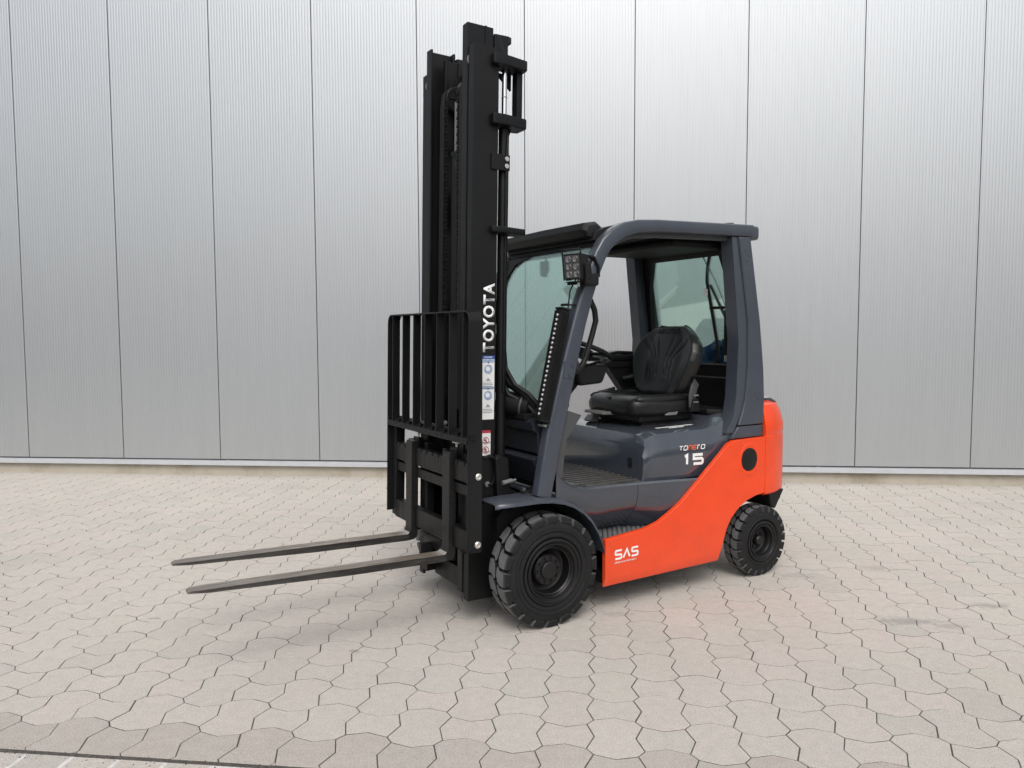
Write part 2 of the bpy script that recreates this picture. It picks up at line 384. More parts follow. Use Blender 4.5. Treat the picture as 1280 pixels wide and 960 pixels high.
def pix(x, y):                                        # rough picture position, only to rank stones by size
    d = y*cos(.0657)+1.5*sin(.0657); return 640+960*x/d, 480+960*(1.5*cos(.0657)-y*sin(.0657))/d, d
cand = []; rest = []
for j in range(-2, 30):
    for i in range(-60, 62):
        x, y = lat(i, j)
        wall_y = 7.834-.0922*x
        if y > wall_y+.25 or y < .6: continue
        u, v, d = pix(x, y)
        isbig = (i+j) % 2 == 0
        vis = -60 < u < 1340 and v < 990
        (cand if vis else rest).append((d, i, j, isbig))
cand.sort(); rest += cand[298:]; cand = cand[:298]
rr = random.Random(3)
for d, i, j, isbig in cand:
    key = ('big' if j > -2 else 'cut') if isbig else ('small' if j > -2 else 'cuts')
    o = bpy.data.objects.new('paver', shared[key, 'paver_dark' if j == -2 else 'paver']); COL.objects.link(o); o.parent = paving
    o.location = (i*PX+rr.uniform(-.0008, .0008), j*PY+rr.uniform(-.0008, .0008), rr.uniform(-.0004, .0003)); o.rotation_euler = (rr.uniform(-.0016, .0016), rr.uniform(-.0016, .0016), rr.uniform(-.004, .004))
bm = bmesh.new()
for d, i, j, isbig in rest:
    poly = BIG if isbig else SMALL
    if j == -2: poly = clip(BIG, -.5) if isbig else SMALL_CUT
    b0 = len(bm.verts); pl = [((x+i)*PX, (y+j)*PY) for x, y in poly]
    paver_mesh(bm, pl, rr.uniform(-.0006, .0004))
far_field = to_me(bm, 'paver_field', 'paver'); o = bpy.data.objects.new('paver_field', far_field); COL.objects.link(o); o.parent = paving; tag(o, kind='stuff')
# border of rectangular setts with pale mortar joints along the straight cut
mb = MB(); mb.box(-9, 9, -3.0*1, BORDER*PY-.02, -.02, -.0018); mortar = mb.build('mortar_bed', 'mortar', paving)
bm = bmesh.new(); sw, sd = .176, .215
a = inset([(0, 0), (0, sd), (sw, sd), (sw, 0)], .0065)
vt = [bm.verts.new((x, y, 0)) for x, y in inset([(0, 0), (0, sd), (sw, sd), (sw, 0)], .009)]; vb = [bm.verts.new((x, y, -.004)) for x, y in a]; vc = [bm.verts.new((x, y, -.02)) for x, y in a]
bm.faces.new(vt)
for i in range(4):
    j = (i+1) % 4; bm.faces.new((vb[i], vt[i], vt[j], vb[j])); bm.faces.new((vc[i], vb[i], vb[j], vc[j]))
sett = to_me(bm, 'border_sett', 'paver')
for k in range(-22, 8):
    for r in range(2):
        o = bpy.data.objects.new('border_sett', sett); COL.objects.link(o); o.parent = paving
        o.location = (k*sw+rr.uniform(-.002, .002)+(r*.07), BORDER*PY-.012-sd*(r+1), -.001+rr.uniform(-.001, .001))

bm = bmesh.new()
for k in range(420):
    x = rr.uniform(-3.9, .3); y = BORDER*PY-.010+rr.gauss(0, .010)-abs(rr.gauss(0, .03))*(k % 3 == 0); q = rr.uniform(.0012, .0042)
    vs_ = [bm.verts.new((x+q*cos(a)*rr.uniform(.6, 1.2), y+q*sin(a)*rr.uniform(.6, 1.2), -.001)) for a in (0, 1.3, 2.6, 3.9, 5.2)]; t_ = bm.verts.new((x, y, -.001+q*.9))
    for i in range(5): bm.faces.new((vs_[i], vs_[(i+1) % 5], t_))
o = bpy.data.objects.new('grit', to_me(bm, 'grit', 'sand')); COL.objects.link(o); o.parent = paving; tag(o, kind='stuff')

# ------------------------------------------------------------------ warehouse
PW, POFF = 1.0868, -.9492
hall = empty('warehouse', (0, 7.834, 0), -.0920)
tag(hall, 'silver ribbed metal warehouse wall standing behind the forklift', 'building')
ribs = 36; per = (PW-.009)/ribs; prof = [(0, .007)]; x = .0
prof.append((0.0, 0.0))
for k in range(ribs):
    x0 = k*per
    prof += [(x0+per*.50, 0), (x0+per*.62, .0011), (x0+per*.88, .0011), (x0+per*1.0, 0)]
prof.append((PW-.009, .007))
mb = MB()
mb.grid([[(px_, py_, .178) for px_, py_ in prof], [(px_, py_, 9.0) for px_, py_ in prof]])
p0 = mb.build('wall_panel', 'panel', hall, smooth=1)
p0.location = (POFF-11*PW+.0045, 0, 0)
for k in range(-10, 10):
    o = p0.copy(); COL.objects.link(o); o.parent = hall; o.location = (POFF+k*PW+.0045, random.uniform(0, .0012), 0)
mb = MB(); mb.box(-12.5, 10.5, .0075, 14, .150, 8.98); mb.build('wall_core', 'slate', hall)
mb = MB(); mb.prism([(.012, .163), (-.020, .158), (-.020, .112), (-.016, .112), (-.016, .154), (.012, .158)], 'x', -12.5, 10.5)
mb.build('base_flashing', 'flash', hall)
for k in range(-3, 4):
    MB().prism([(.010, .1652), (-.0222, .1602), (-.0222, .1105), (-.0195, .1105)], 'x', -.02+k*3.05, .02+k*3.05).build('flashing_joint', 'flash', hall)
mb = MB(); mb.box(-12.4, 10.4, .030, 13.9, -.05, .157); mb.build('plinth', 'plinth', hall)
MB().box(-12.6, 10.6, -.06, 14.1, 9.0, 9.12).build('roof_edge', 'flash', hall)

# ------------------------------------------------------------------ unseen dark hall added behind the camera to darken the wall's reflections
opp = empty('opposite_hall', (0, -30, 0), radians(180)); tag(opp, 'dark grey brick hall across the yard with grey doors', 'building')
m = N('dark_brick'); tc = m.n('TexCoord').outputs['Object']; bt = m.n('TexBrick'); m.l(tc, bt.inputs['Vector']); bt.inputs['Scale'].default_value = 4
bt.inputs['Color1'].default_value = (.07, .055, .045, 1); bt.inputs['Color2'].default_value = (.09, .07, .06, 1); bt.inputs['Mortar'].default_value = (.12, .115, .11, 1)
m.l(bt.outputs[0], m.b.inputs['Base Color']); m.set(Roughness=.9); MAT['brick'] = m.m
MB().box(-34, 34, .25, 16, 0, 5.6).build('wall', 'brick', opp)
MB().box(-34.3, 34.3, .1, 16.2, 5.6, 6.0).build('roof', 'slate', opp)
for k in range(-4, 5):
    d0 = MB().box(k*7.4-1.9, k*7.4+1.9, .18, .249, .02, 4.2).build('door', 'slate', opp)
    for q in range(6): MB().box(k*7.4-1.86, k*7.4+1.86, .155, .179, .05+q*.69, .70+q*.69).build('panel', 'slate', d0, bevel=.01)
    wf = MB().box(k*7.4+2.7, k*7.4+4.7, .20, .249, 4.3, 5.4).build('window', 'slate', opp); MB().box(k*7.4+2.78, k*7.4+4.62, .185, .199, 4.37, 5.33).build('pane', 'charcoal_gloss', wf)

# ------------------------------------------------------------------ forklift
FK = empty('forklift', (-.0708, 4.2874, 0), pi+.5430)
tag(FK, 'orange and charcoal counterbalance forklift with tall black mast, parked on the paving', 'forklift')
WB = 1.5723
def sy(f):                                        # do the same on both sides
    for s_ in (1, -1): f(s_)

# --- wheels
def wheel(cx, cy, R, w, side, rr_, nl, steer=False):
    """cy = outer face; w = tyre width; rr_ = rim radius"""
    c = (cx, cy, R); S = side; M = Matrix.Translation((cx, cy, R)) @ Matrix.Diagonal((1, S, 1, 1))
    wh = empty('wheel', (0, 0, 0), 0, FK)
    rb = R-.026
    prof = [(rr_, -w*.93), (rr_+.02, -w*.97), (rb-.035, -w), (rb-.008, -w*.97), (rb, -w*.9), (rb, -w*.1), (rb-.008, -w*.03), (rb-.03, .003), (rb-.042, .002), (rb-.044, .006), (rb-.05, .006), (rb-.053, .001), (rr_+.034, -.001), (rr_+.030, .004), (rr_+.018, .004), (rr_+.014, -.006), (rr_, -.012)]
    mb = MB(M); mb.loft([[(r*cos(2*pi*i/72), y, r*sin(2*pi*i/72)) for i in range(72)] for r, y in prof], caps=False)
    ty = mb.build('tyre', 'rubber', wh, smooth=30)
    # tread lugs, two staggered rows with a zigzag centre groove
    for row in (0, 1):
        mb = MB(M)
        for k in range(nl):
            a0 = 2*pi*(k+(.5 if row else 0))/nl; pitch = 2*pi/nl
            # t: 0 at centre .. 1 at shoulder
            st = [(.07, .10, .50, R), (.20, -.20, .66, R), (.40, -.36, .44, R), (.62, -.385, .385, R), (.86, -.385, .385, R-.001), (.955, -.38, .38, R-.006), (1.010, -.37, .37, R-.016), (1.012, -.33, .33, R-.034)]
            rings = []
            for t, sl, sr, rt in st:
                y = -w/2+(w/2)*t if row == 0 else -w/2-(w/2)*t*.985
                m_ = 1 if row == 0 else -1
                pts = []
                for rad, ss in ((rt, sl), (rt, (sl+sr)/2), (rt, sr)):
                    a = a0+m_*ss*pitch; pts.append((rad*cos(a), y, rad*sin(a)))
                rin = min(rb-.004, rt-.012)
                for ss in (sr, sl):
                    a = a0+m_*ss*pitch; pts.append((rin*cos(a), y if t < 1 else y-.01*m_, rin*sin(a)))
                rings.append(pts)
            mb.loft(rings)
        tag(mb.build('tread', 'tread', wh, smooth=25), kind='stuff')
    # raised sidewall ribs and size marks
    mb = MB(M)
    for k in range(nl*2):
        a = 2*pi*k/(nl*2)+.05; r0, r1 = rb-.036, rb-.014
        mb.hexa([(r0*cos(a-.012), .0005, r0*sin(a-.012)), (r0*cos(a+.012), .0005, r0*sin(a+.012)), (r1*cos(a+.010), -.008, r1*sin(a+.010)), (r1*cos(a-.010), -.008, r1*sin(a-.010))],
                [(r0*cos(a-.010), .0045, r0*sin(a-.010)), (r0*cos(a+.010), .0045, r0*sin(a+.010)), (r1*cos(a+.008), -.001, r1*sin(a+.008)), (r1*cos(a-.008), -.001, r1*sin(a-.008))])
    tag(mb.build('sidewall_rib', 'rubber', wh, smooth=30), kind='stuff')
    # rim
    q = rr_/.17
    prof = [(rr_+.004, -.010), (rr_+.006, .001), (rr_-.004, .004), (rr_-.008, -.004), (rr_-.018, -.008), (rr_-.020, -.002), (rr_-.026, -.002), (rr_-.029, -.014), (rr_-.036*q, -.020), (rr_-.044*q, -.016), (rr_-.050*q, -.022), (rr_-.055*q, -.075*q), (.085*q, -.095*q), (.02, -.095*q)]
    mb = MB(M); mb.loft([[(r*cos(2*pi*i/64), y, r*sin(2*pi*i/64)) for i in range(64)] for r, y in prof], caps=False); mb.faces([(.02*cos(2*pi*i/12), -.0951*q, .02*sin(2*pi*i/12)) for i in range(12)], [tuple(range(12))])
    mb.build('rim', 'rim', wh, smooth=35)
    if not steer:
        mb = MB(M); mb.lathe([(.082, -.095), (.082, -.050), (.076, -.043), (.050, -.041), (.047, -.030), (.040, -.026), (.036, -.027), (.0, -.026)], (0, 0, 0), 40)
        for k in range(10):
            a = 2*pi*k/10; mb.cyl((.064*cos(a), -.046, .064*sin(a)), (.064*cos(a), -.034, .064*sin(a)), .0068, 6)
        mb.build('hub', 'rim', wh, smooth=35)
    else:
        mb = MB(M); mb.lathe([(.060, -.07), (.058, -.052), (.034, -.048), (.032, -.020), (.026, -.014), (.0, -.013)], (0, 0, 0), 32)
        for k in range(5):
            a = 2*pi*k/5+.3; mb.cyl((.047*cos(a), -.055, .047*sin(a)), (.047*cos(a), -.040, .047*sin(a)), .0085, 6)
        mb.build('hub', 'rim', wh, smooth=35)
    return wh
wheel(0, .532, .2889, .165, 1, .165, 20)
wheel(0, -.532, .2889, .165, -1, .165, 20)
wheel(-WB, .512, .2163, .125, 1, .118, 22, True)
wheel(-WB, -.512, .2163, .125, -1, .118, 22, True)
MB().cyl((0, -.37, .289), (0, .37, .289), .085, 20).build('front_axle', 'deep', FK)
MB().cyl((-WB, -.40, .216), (-WB, .40, .216), .05, 14).box(-WB-.09, -WB+.09, -.3, .3, .17, .29).build('rear_axle', 'deep', FK)

# --- chassis core
MB().prism([(-.02, .30), (-.02, .62), (-.40, .62), (-1.40, .62), (-1.57, .55), (-1.57, .47), (-1.33, .47), (-1.22, .17), (-.45, .15), (-.36, .28)], 'y', -.27, .27).build('chassis', 'deep', FK)
MB().box(-1.19, -.36, -.47, .47, .150, .20).build('underbody', 'deep', FK)  # block added to stop light and darken the ground under the truck
sy(lambda s: MB().prism([(-.345, .16), (-.345, .385), (-.9, .42), (-1.10, .62), (-1.56, .66), (-1.56, .53), (-1.42, .50), (-1.32, .44), (-1.25, .33), (-1.205, .165)], 'y', s*.23, s*.275).build('chassis_side', 'deep', FK))

# --- orange lower body sides
def orange_side(s):
    y = .522
    up = [(-.345, .192), (-.345, .402), (-.62, .425), (-.72, .450), (-.80, .490), (-.88, .535), (-1.05, .672), (-1.20, .795), (-1.255, .843), (-1.30, .862), (-1.574, .866), (-1.574, .520), (-1.50, .512), (-1.42, .490), (-1.35, .452), (-1.29, .398), (-1.25, .335), (-1.225, .265), (-1.21, .222)]
    lowp = [(-.345, .192), (-1.21, .222), (-1.203, .150), (-.345, .140)]
    n = len(up); outer = [(x, s*y, z) for x, z in up]; inner = [(x, s*(y-.030), z) for x, z in up]
    lo_o = [(-.345, s*(y-.022), .140), (-1.203, s*(y-.022), .150)]; lo_i = [(-.345, s*(y-.030), .140), (-1.203, s*(y-.030), .150)]
    pts = outer+inner+lo_o+lo_i; a, b, c_, d_ = 2*n, 2*n+1, 2*n+2, 2*n+3
    F = [tuple(range(n)), tuple(range(n, 2*n))[::-1], (0, n-1, b, a), (n, c_, d_, 2*n-1), (a, b, d_, c_), (0, a, c_, n), (n-1, 2*n-1, d_, b)]
    F += [(i, i+1, n+i+1, n+i) for i in range(n-1)]
    mb = MB(); mb.faces(pts, F); return mb.build('side_panel', 'orange', FK, bevel=.011, seg=3, ang=32)
osd = orange_side(1); orange_side(-1)
# round badge recess
mb = MB(); mb.lathe([(.0, .004), (.066, .004), (.070, .002), (.072, -.003), (.092, -.003), (.094, .0008), (.088, .0015), (.083, .0005), (.079, -.002)][0:4], (-1.433, .5205, .738), 40); mb.build('vent_cap', 'black', FK, smooth=30)
mb = MB(); mb.loft([[(-1.433+r*.9*cos(2*pi*i/48), .5225+t, .738+r*1.08*sin(2*pi*i/48)) for i in range(48)] for r, t in ((.074, .0004), (.082, .0022), (.090, .0020), (.094, -.001))], caps=False); mb.build('vent_rim', 'orange', FK)
# access strip shadow gap between side and counterweight
# --- counterweight
foot = [(-1.578, .520), (-1.66, .516), (-1.745, .492), (-1.825, .445), (-1.895, .370), (-1.945, .26), (-1.965, .13), (-1.97, 0)]
foot = foot+[(x, -y) for x, y in foot[::-1][1:]]
def sc(f, k, dx=0): return [(-1.578+(x+1.578)*(1-k)-dx*0, y*(1-k*.55)) for x, y in f]
rings = [[(x, y, z) for x, y in sc(foot, k)] for k, z in ((.06, .500), (.0, .512), (.0, .862), (.02, .872), (-.0, .884), (.0, .93), (.06, 1.01), (.13, 1.055), (.25, 1.075))]
mb = MB(); mb.loft(rings); mb.build('counterweight', 'orange', FK, bevel=.006, ang=40, smooth=32)
MB().prism([(-1.60, .52), (-1.64, .50), (-1.66, .42), (-1.70, .40), (-1.78, .52)], 'y', -.46, .50).build('counterweight_skirt', 'black', FK, bevel=.01)
MB().prism([(-1.62, 1.06), (-1.615, 1.092), (-1.74, 1.090), (-1.80, 1.06)], 'y', -.42, .42).build('rear_cover', 'charcoal', FK, bevel=.008)
MB().box(-1.70, -1.60, .20, .43, 1.092, 1.098).build('cover_trim', 'flash', FK, bevel=.002)

# --- grey side bodies, lip and step
def side_body(s):
    xs = [-.045, -.07, -.10, -.15, -.24, -.34, -.45, -.585, -.589, -.593, -.70, -.80, -.90, -1.0, -1.07]
    def top(x):
        T = [(-1.2, .652), (-1.07, .660), (-.65, .679), (-.40, .686), (-.24, .690), (-.16, .705), (-.10, .738), (-.045, .795), (0, .84)]
        for (a, b), (c_, d_) in zip(T, T[1:]):
            if a <= x <= c_: return b+(d_-b)*(x-a)/(c_-a)
        return T[-1][1]
    def bot(x):
        T = [(-1.2, .72), (-1.07, .60), (-.88, .475), (-.80, .435), (-.72, .405), (-.62, .402), (-.34, .398), (-.30, .44), (-.24, .53), (-.15, .615), (-.10, .640), (-.045, .655), (0, .66)]
        for (a, b), (c_, d_) in zip(T, T[1:]):
            if a <= x <= c_: return b+(d_-b)*(x-a)/(c_-a)
        return .66
    rows = []
    for x in xs:
        t, b = top(x), bot(x); crease = .006 if x == -.589 else 0
        pull = .0 if x < -.24 else .0
        row = [(x, s*.36, t-.010), (x, s*.462, t-.004), (x, s*.488, t), (x, s*.500, t-.010), (x, s*(.497-crease), t-.03)]
        for k in range(1, 11):
            z = (t-.03)+(b-(t-.03))*k/10
            y = .497-(.165 if x > -.60 else max(.0, .165-.62*(-.60-x)))*max(0, min(1, (.63-z)/.225))**2.0
            row.append((x, s*(y-crease), z))
        rows.append(row)
    mb = MB(); mb.grid(rows); return mb.build('step_side', 'charcoal_gloss', FK, solid=.006, smooth=33)
side_body(1); side_body(-1)
# step plate with raised slots
def step(s):
    st = MB().box(-.90, -.345, min(s*.27, s*.490), max(s*.27, s*.490), .385, .400).build('step_plate', 'charcoal', FK, bevel=.003)
    mb = MB()
    for i in range(13):
        for j in range(7):
            x = -.38-.034*i-(.017 if j % 2 else 0); yy = s*(.335+.023*j)
            mb.box(x-.011, x+.011, yy-.005, yy+.005, .400, .4045)
    mb.build('grip_stud', 'silver', st)
step(1); step(-1)
# floor with ribbed mat
MB().box(-.735, .0, -.455, .455, .655, .668).build('floor_plate', 'charcoal', FK)
mb = MB().box(-.70, -.10, -.40, .44, .6685, .676); mat_ = mb.build('floor_mat', 'slate', FK, bevel=.002)
for k in range(14):
    y = .405-.052*k
    MB().box(-.66, -.30, y-.006, y+.006, .6765, .6835).build('mat_rib', 'rib' if k < 9 else 'slate', mat_, bevel=.002)

# --- front fenders
def fender(s):
    path = [(.318, .664), (.30, .672), (.20, .675), (.08, .675), (.0, .668), (-.07, .652), (-.13, .628), (-.19, .590), (-.245, .535), (-.285, .475), (-.315, .41), (-.333, .34)]
    rows = []
    for i, (x, z) in enumerate(path):
        w = .535 if i > 1 else (.500 if i == 0 else .522)
        rows.append([(x, s*.355, z), (x, s*(w-.012), z), (x, s*w, z-.006), (x, s*(w+.001), z-.024 if i < 11 else z-.01)])
    mb = MB(); mb.grid(rows); return mb.build('fender', 'charcoal', FK, solid=.005, smooth=45)
fender(1); fender(-1)
sy(lambda s: MB().prism([(-.10, .60), (-.2, .53), (-.27, .43), (-.32, .30), (-.34, .30), (-.34, .45), (-.26, .58), (-.1, .65), (.1, .66), (.3, .655), (.3, .64)], 'y', s*.26, s*.36).build('wheel_arch', 'deep', FK))

# --- engine hood
def hood():
    def top(x):
        T = [(-1.62, 1.03), (-1.45, 1.025), (-1.36, 1.015), (-1.26, .968), (-1.15, .950), (-.80, .945), (-.72, .944), (-.60, .94)]
        for (a, b), (c_, d_) in zip(T, T[1:]):
            if a <= x <= c_: return b+(d_-b)*(x-a)/(c_-a)
        return .94
    rings = []
    for x, k, zt in ((-.660, 1, -.110), (-.672, .55, -.060), (-.70, .2, -.022), (-.745, .03, -.005), (-.80, 0, 0), (-.90, 0, 0), (-1.0, 0, 0), (-1.08, 0, 0), (-1.15, 0, 0), (-1.20, 0, 0), (-1.25, 0, 0), (-1.30, 0, 0), (-1.36, 0, 0), (-1.45, 0, 0), (-1.55, 0, 0)):
        t = top(x)+zt; y0 = .470-.055*k*.3
        half = [(y0-.012, .664), (y0-.004, .70), (y0, .78), (y0, t-.105), (y0-.006, t-.088), (y0-.028, t-.052), (y0-.050, t-.020), (y0-.085, t-.004), (y0-.14, t)]
        if k > .5: half = [(y0-.012, .664), (y0-.004, .70), (y0, .76), (y0, .80), (y0-.004, .81), (y0-.010, t-.02), (y0-.02, t-.01), (y0-.05, t-.003), (y0-.09, t)]
        rings.append([(x, y, z) for y, z in half]+[(x, -y, z) for y, z in half[::-1]])
    mb = MB(); mb.loft(rings); h = mb.build('hood', 'charcoal_gloss', FK, smooth=24)
    return h
HD = hood()
MB().box(-.662, -.655, .325, .360, .738, .792).build('hood_latch', 'black', HD, bevel=.003)
# tray behind seat on hood top
MB().prism([(-1.30, .30), (-1.42, .42), (-1.44, .05), (-1.30, .08)], 'z', 1.000, 1.030).build('storage_tray', 'black', FK, bevel=.006)

# --- overhead guard: A pillars and roof rails as one bent bar each
def guard(s):
    c_ = [(.028, .672), (-.05, 1.04), (-.092, 1.20), (-.14, 1.38), (-.192, 1.56), (-.24, 1.70), (-.29, 1.83), (-.325, 1.905), (-.365, 1.965), (-.42, 2.015), (-.49, 2.050), (-.58, 2.072), (-.72, 2.083), (-.93, 2.090), (-1.2, 2.097), (-1.462, 2.103)]
    h = [.088, .098, .097, .092, .086, .080, .078, .078, .078, .078, .076, .072, .070, .068, .070, .074]
    mb = MB(); mb.sweep([(x, s*.468, z) for x, z in c_], .072, h, .22, 4); g = mb.build('guard_rail', 'charcoal', FK, smooth=50)
    # inner lip below the rail
    mb = MB(); mb.sweep([(x+(.0 if z < 1.95 else -.01), s*.440, z-(.0 if z < 1.9 else .035)) for x, z in c_[8:]], .022, [.05]*len(c_[8:]), .2, 3); mb.build('rail_lip', 'slate', g, smooth=50)
    rp = MB().prism([(-1.340, 2.062), (-1.440, 2.066), (-1.533, 1.575), (-1.572, 1.28), (-1.583, 1.09), (-1.577, .943), (-1.36, .943), (-1.392, 1.02), (-1.418, 1.10), (-1.436, 1.30), (-1.430, 1.575)], 'y', s*.40, s*.502).build('rear_pillar', 'charcoal', FK, bevel=.010, seg=3)
    MB().prism([(-1.296, 2.062), (-1.345, 2.062), (-1.435, 1.575), (-1.441, 1.30), (-1.423, 1.10), (-1.397, 1.02), (-1.33, .90), (-1.27, .90), (-1.33, 1.0), (-1.352, 1.12), (-1.365, 1.45)], 'y', s*.395, s*.488).build('pillar_channel', 'charcoal', rp, bevel=.006)
    MB().prism([(-1.362, .938), (-1.577, .938), (-1.574, .868), (-1.30, .868)], 'y', s*.40, s*.500).build('pillar_foot', 'charcoal', rp, bevel=.006)
    for x, z in ((-1.395, 1.985), (-1.425, 1.955), (-1.41, 1.925), (-1.515, 1.17), (-1.545, 1.135), (-1.52, 1.10)):
        MB().lathe([(.006, 0), (.0055, .003), (.003, .0045), (0, .0048)], (x, s*.502 if s > 0 else -.5068, z), 10).build('rivet', 'charcoal', rp)
    return g
gl = guard(1); gr = guard(-1)
# rail end cap, roof rear bar, front bar, roof plate
MB().sweep([(-1.475, -.505, 2.085), (-1.475, 0, 2.10), (-1.475, .505, 2.085)][0:1]+[(-1.475, .0, 2.1), (-1.475, .5, 2.1)], .07, .07)
mb = MB(); mb.box(-1.515, -1.435, -.505, .505, 2.050, 2.135); mb.build('roof_rear_bar', 'charcoal', FK, bevel=.022, seg=4)
MB().cyl((-1.36, .40, 2.12), (-1.36, .40, 2.152), .03, 16).build('roof_cap', 'black', FK)
mb = MB(); mb.prism([(-.315, 1.985), (-.33, 2.035), (-.40, 2.062), (-.49, 2.083), (-.50, 2.060), (-.42, 2.03), (-.36, 1.985)], 'y', -.44, .44); mb.build('roof_front_bar', 'black', FK, bevel=.008)
mb = MB(); mb.prism([(-.72, 2.098), (-.72, 2.112), (-1.46, 2.126), (-1.46, 2.112)], 'y', -.44, .44); mb.build('roof_plate', 'charcoal', FK)
for k in range(6):
    x = -.72-.125*k-.02
    MB().box(x-.03, x+.03, -.435, .435, 2.050, 2.085).build('roof_slat', 'deep', FK, bevel=.006)
mb = MB(); mb.prism([(-.50, 2.078), (-.50, 2.084), (-.72, 2.106), (-.72, 2.100)], 'y', -.435, .435); mb.build('roof_glass', 'glass', FK)
# liner under the roof
MB().box(-1.40, -.95, -.36, .36, 2.000, 2.050).build('headliner', 'deep', FK, bevel=.02)
# --- front visor
def vis_ring(y, k):
    P = [(-.275, 2.045), (-.290, 2.082), (-.365, 2.094), (-.41, 2.065), (-.405, 1.975), (-.385, 1.942), (-.35, 1.948), (-.345, 2.00), (-.29, 2.01)]
    cx_, cz_ = -.36, 2.0
    return [(cx_+(x-cx_)*k, y, cz_+(z-cz_)*k) for x, z in P]
mb = MB(); mb.loft([vis_ring(-.455, .5), vis_ring(-.448, .8), vis_ring(-.425, 1), vis_ring(0, 1.04), vis_ring(.395, 1), vis_ring(.418, .8), vis_ring(.425, .5)]); mb.build('visor', 'black', FK, smooth=25, bevel=.003)
MB().box(-.372, -.35, -.40, .39, 1.985, 2.005).box(-.345, -.325, -.38, .36, 2.015, 2.028).build('visor_trim', 'black', FK, bevel=.003)

# --- windscreen
def ws(y, z):                                    # windscreen plane
    return (-.022-(z-1.08)*(.318/.90)*1.0, y, z)
G = [(-.425, 1.06), (.425, 1.06), (.425, 1.55), (.425, 1.80), (.425, 1.975), (-.425, 1.975), (-.425, 1.80), (-.425, 1.55)]
mb = MB(); vs = [ws(y, z) for y, z in G]; mb.hexa(vs, [(x-.005, y, z) for x, y, z in vs]); WS = mb.build('windscreen', 'glass', FK)
# black frame with rounded corners (right corner seen past the mast)
outer = [(-.455, 1.05), (.45, 1.05), (.45, 1.99), (-.455, 1.99)]
def fr_strip(name, a, b, mat='black'):
    mb = MB(); n = len(a); off = .008
    f_ = [ws(y, z) for y, z in a]; g_ = [ws(y, z) for y, z in b]
    rings = [[(p[0]+off, p[1], p[2]), (q[0]+off, q[1], q[2]), (q[0]-off, q[1], q[2]), (p[0]-off, p[1], p[2])] for p, q in zip(f_, g_)]
    mb.loft(rings); return mb.build(name, mat, WS)
fr_strip('frame', [(-.46, 1.05), (-.46, 1.99)], [(-.425, 1.05), (-.425, 1.99)])
fr_strip('frame', [(.455, 1.05), (.455, 1.99)], [(.43, 1.05), (.43, 1.99)])
fr_strip('frame', [(-.42, 1.99), (.425, 1.99)], [(-.42, 1.962), (.425, 1.962)])
fr_strip('frame', [(-.42, 1.05), (.425, 1.05)], [(-.42, 1.12), (.425, 1.12)])
fr_strip('frame', [(-.424, 1.955), (-.424, 1.955), (-.424, 1.955), (-.424, 1.955)], [(-.424, 1.70), (-.40, 1.82), (-.33, 1.92), (-.20, 1.958)])
# interior mirror
MB().sweep([(-.40, -.16, 1.84), (-.40, -.15, 1.88), (-.40, -.15, 1.93)], [.05, .085, .075], .02, .4, 4).build('mirror', 'slate', FK, smooth=50)
MB().tube([(-.40, -.13, 1.93), (-.385, -.12, 2.0)], .006).build('mirror_stalk', 'black', FK)

# --- rear window
def rw(y, z): return (-1.392-(2.0-z)*.13, y, z)
mb = MB()
out_ = [(-.44, 1.03), (.44, 1.03), (.44, 1.82), (.42, 2.06), (-.42, 2.06), (-.44, 1.82)]
inn = [(-.385, 1.30), (.385, 1.30), (.345, 1.82), (.30, 1.972), (-.30, 1.972), (-.345, 1.82)]
pts = [rw(*p) for p in out_]+[rw(*p) for p in inn]
mb.faces(pts, [(i, (i+1) % 6, 6+(i+1) % 6, 6+i) for i in range(6)]); RW = mb.build('rear_frame', 'black', FK, solid=.03, off=0)
mb = MB(); a_ = [rw(y*1.02, z) for y, z in inn]; mb.hexa(a_, [(x-.005, y, z) for x, y, z in a_]); mb.build('rear_window', 'glass', FK)
MB().box(-1.47, -1.45, -.40, .40, 1.296, 1.306).build('window_sill', 'slate', RW)
MB().box(-1.462, -1.448, -.40, .40, 1.215, 1.222).build('panel_seam', 'slate', RW)
# wiper, LPG-style arm and window struts on the rear side
def b2(u): return u
MB().tube([(-1.40, .215, 2.00), (-1.42, .17, 1.90), (-1.425, .165, 1.82), (-1.455, .225, 1.45), (-1.465, .235, 1.34), (-1.47, .19, 1.29)], .0105).build('wiper_bracket', 'black', RW)
MB().tube([(-1.40, .145, 1.985), (-1.425, .235, 1.82), (-1.45, .335, 1.60)], .0035, 6).build('hose', 'black', RW)
MB().tube([(-1.43, .19, 1.80), (-1.445, .30, 1.60), (-1.455, .355, 1.455)], .009).build('wiper_arm', 'charcoal', RW)
MB().tube([(-1.43, .19, 1.655), (-1.435, .31, 1.655)], .009).build('strut', 'black', RW)
MB().tube([(-1.445, .31, 1.64), (-1.46, .295, 1.36)], .012).build('strut', 'black', RW)
MB().tube([(-1.46, .295, 1.36), (-1.462, .292, 1.32)], .008).build('strut_end', 'zinc', RW)
MB().box(-1.425, -1.413, .152, .176, 1.735, 1.775).build('tag', 'white', RW)

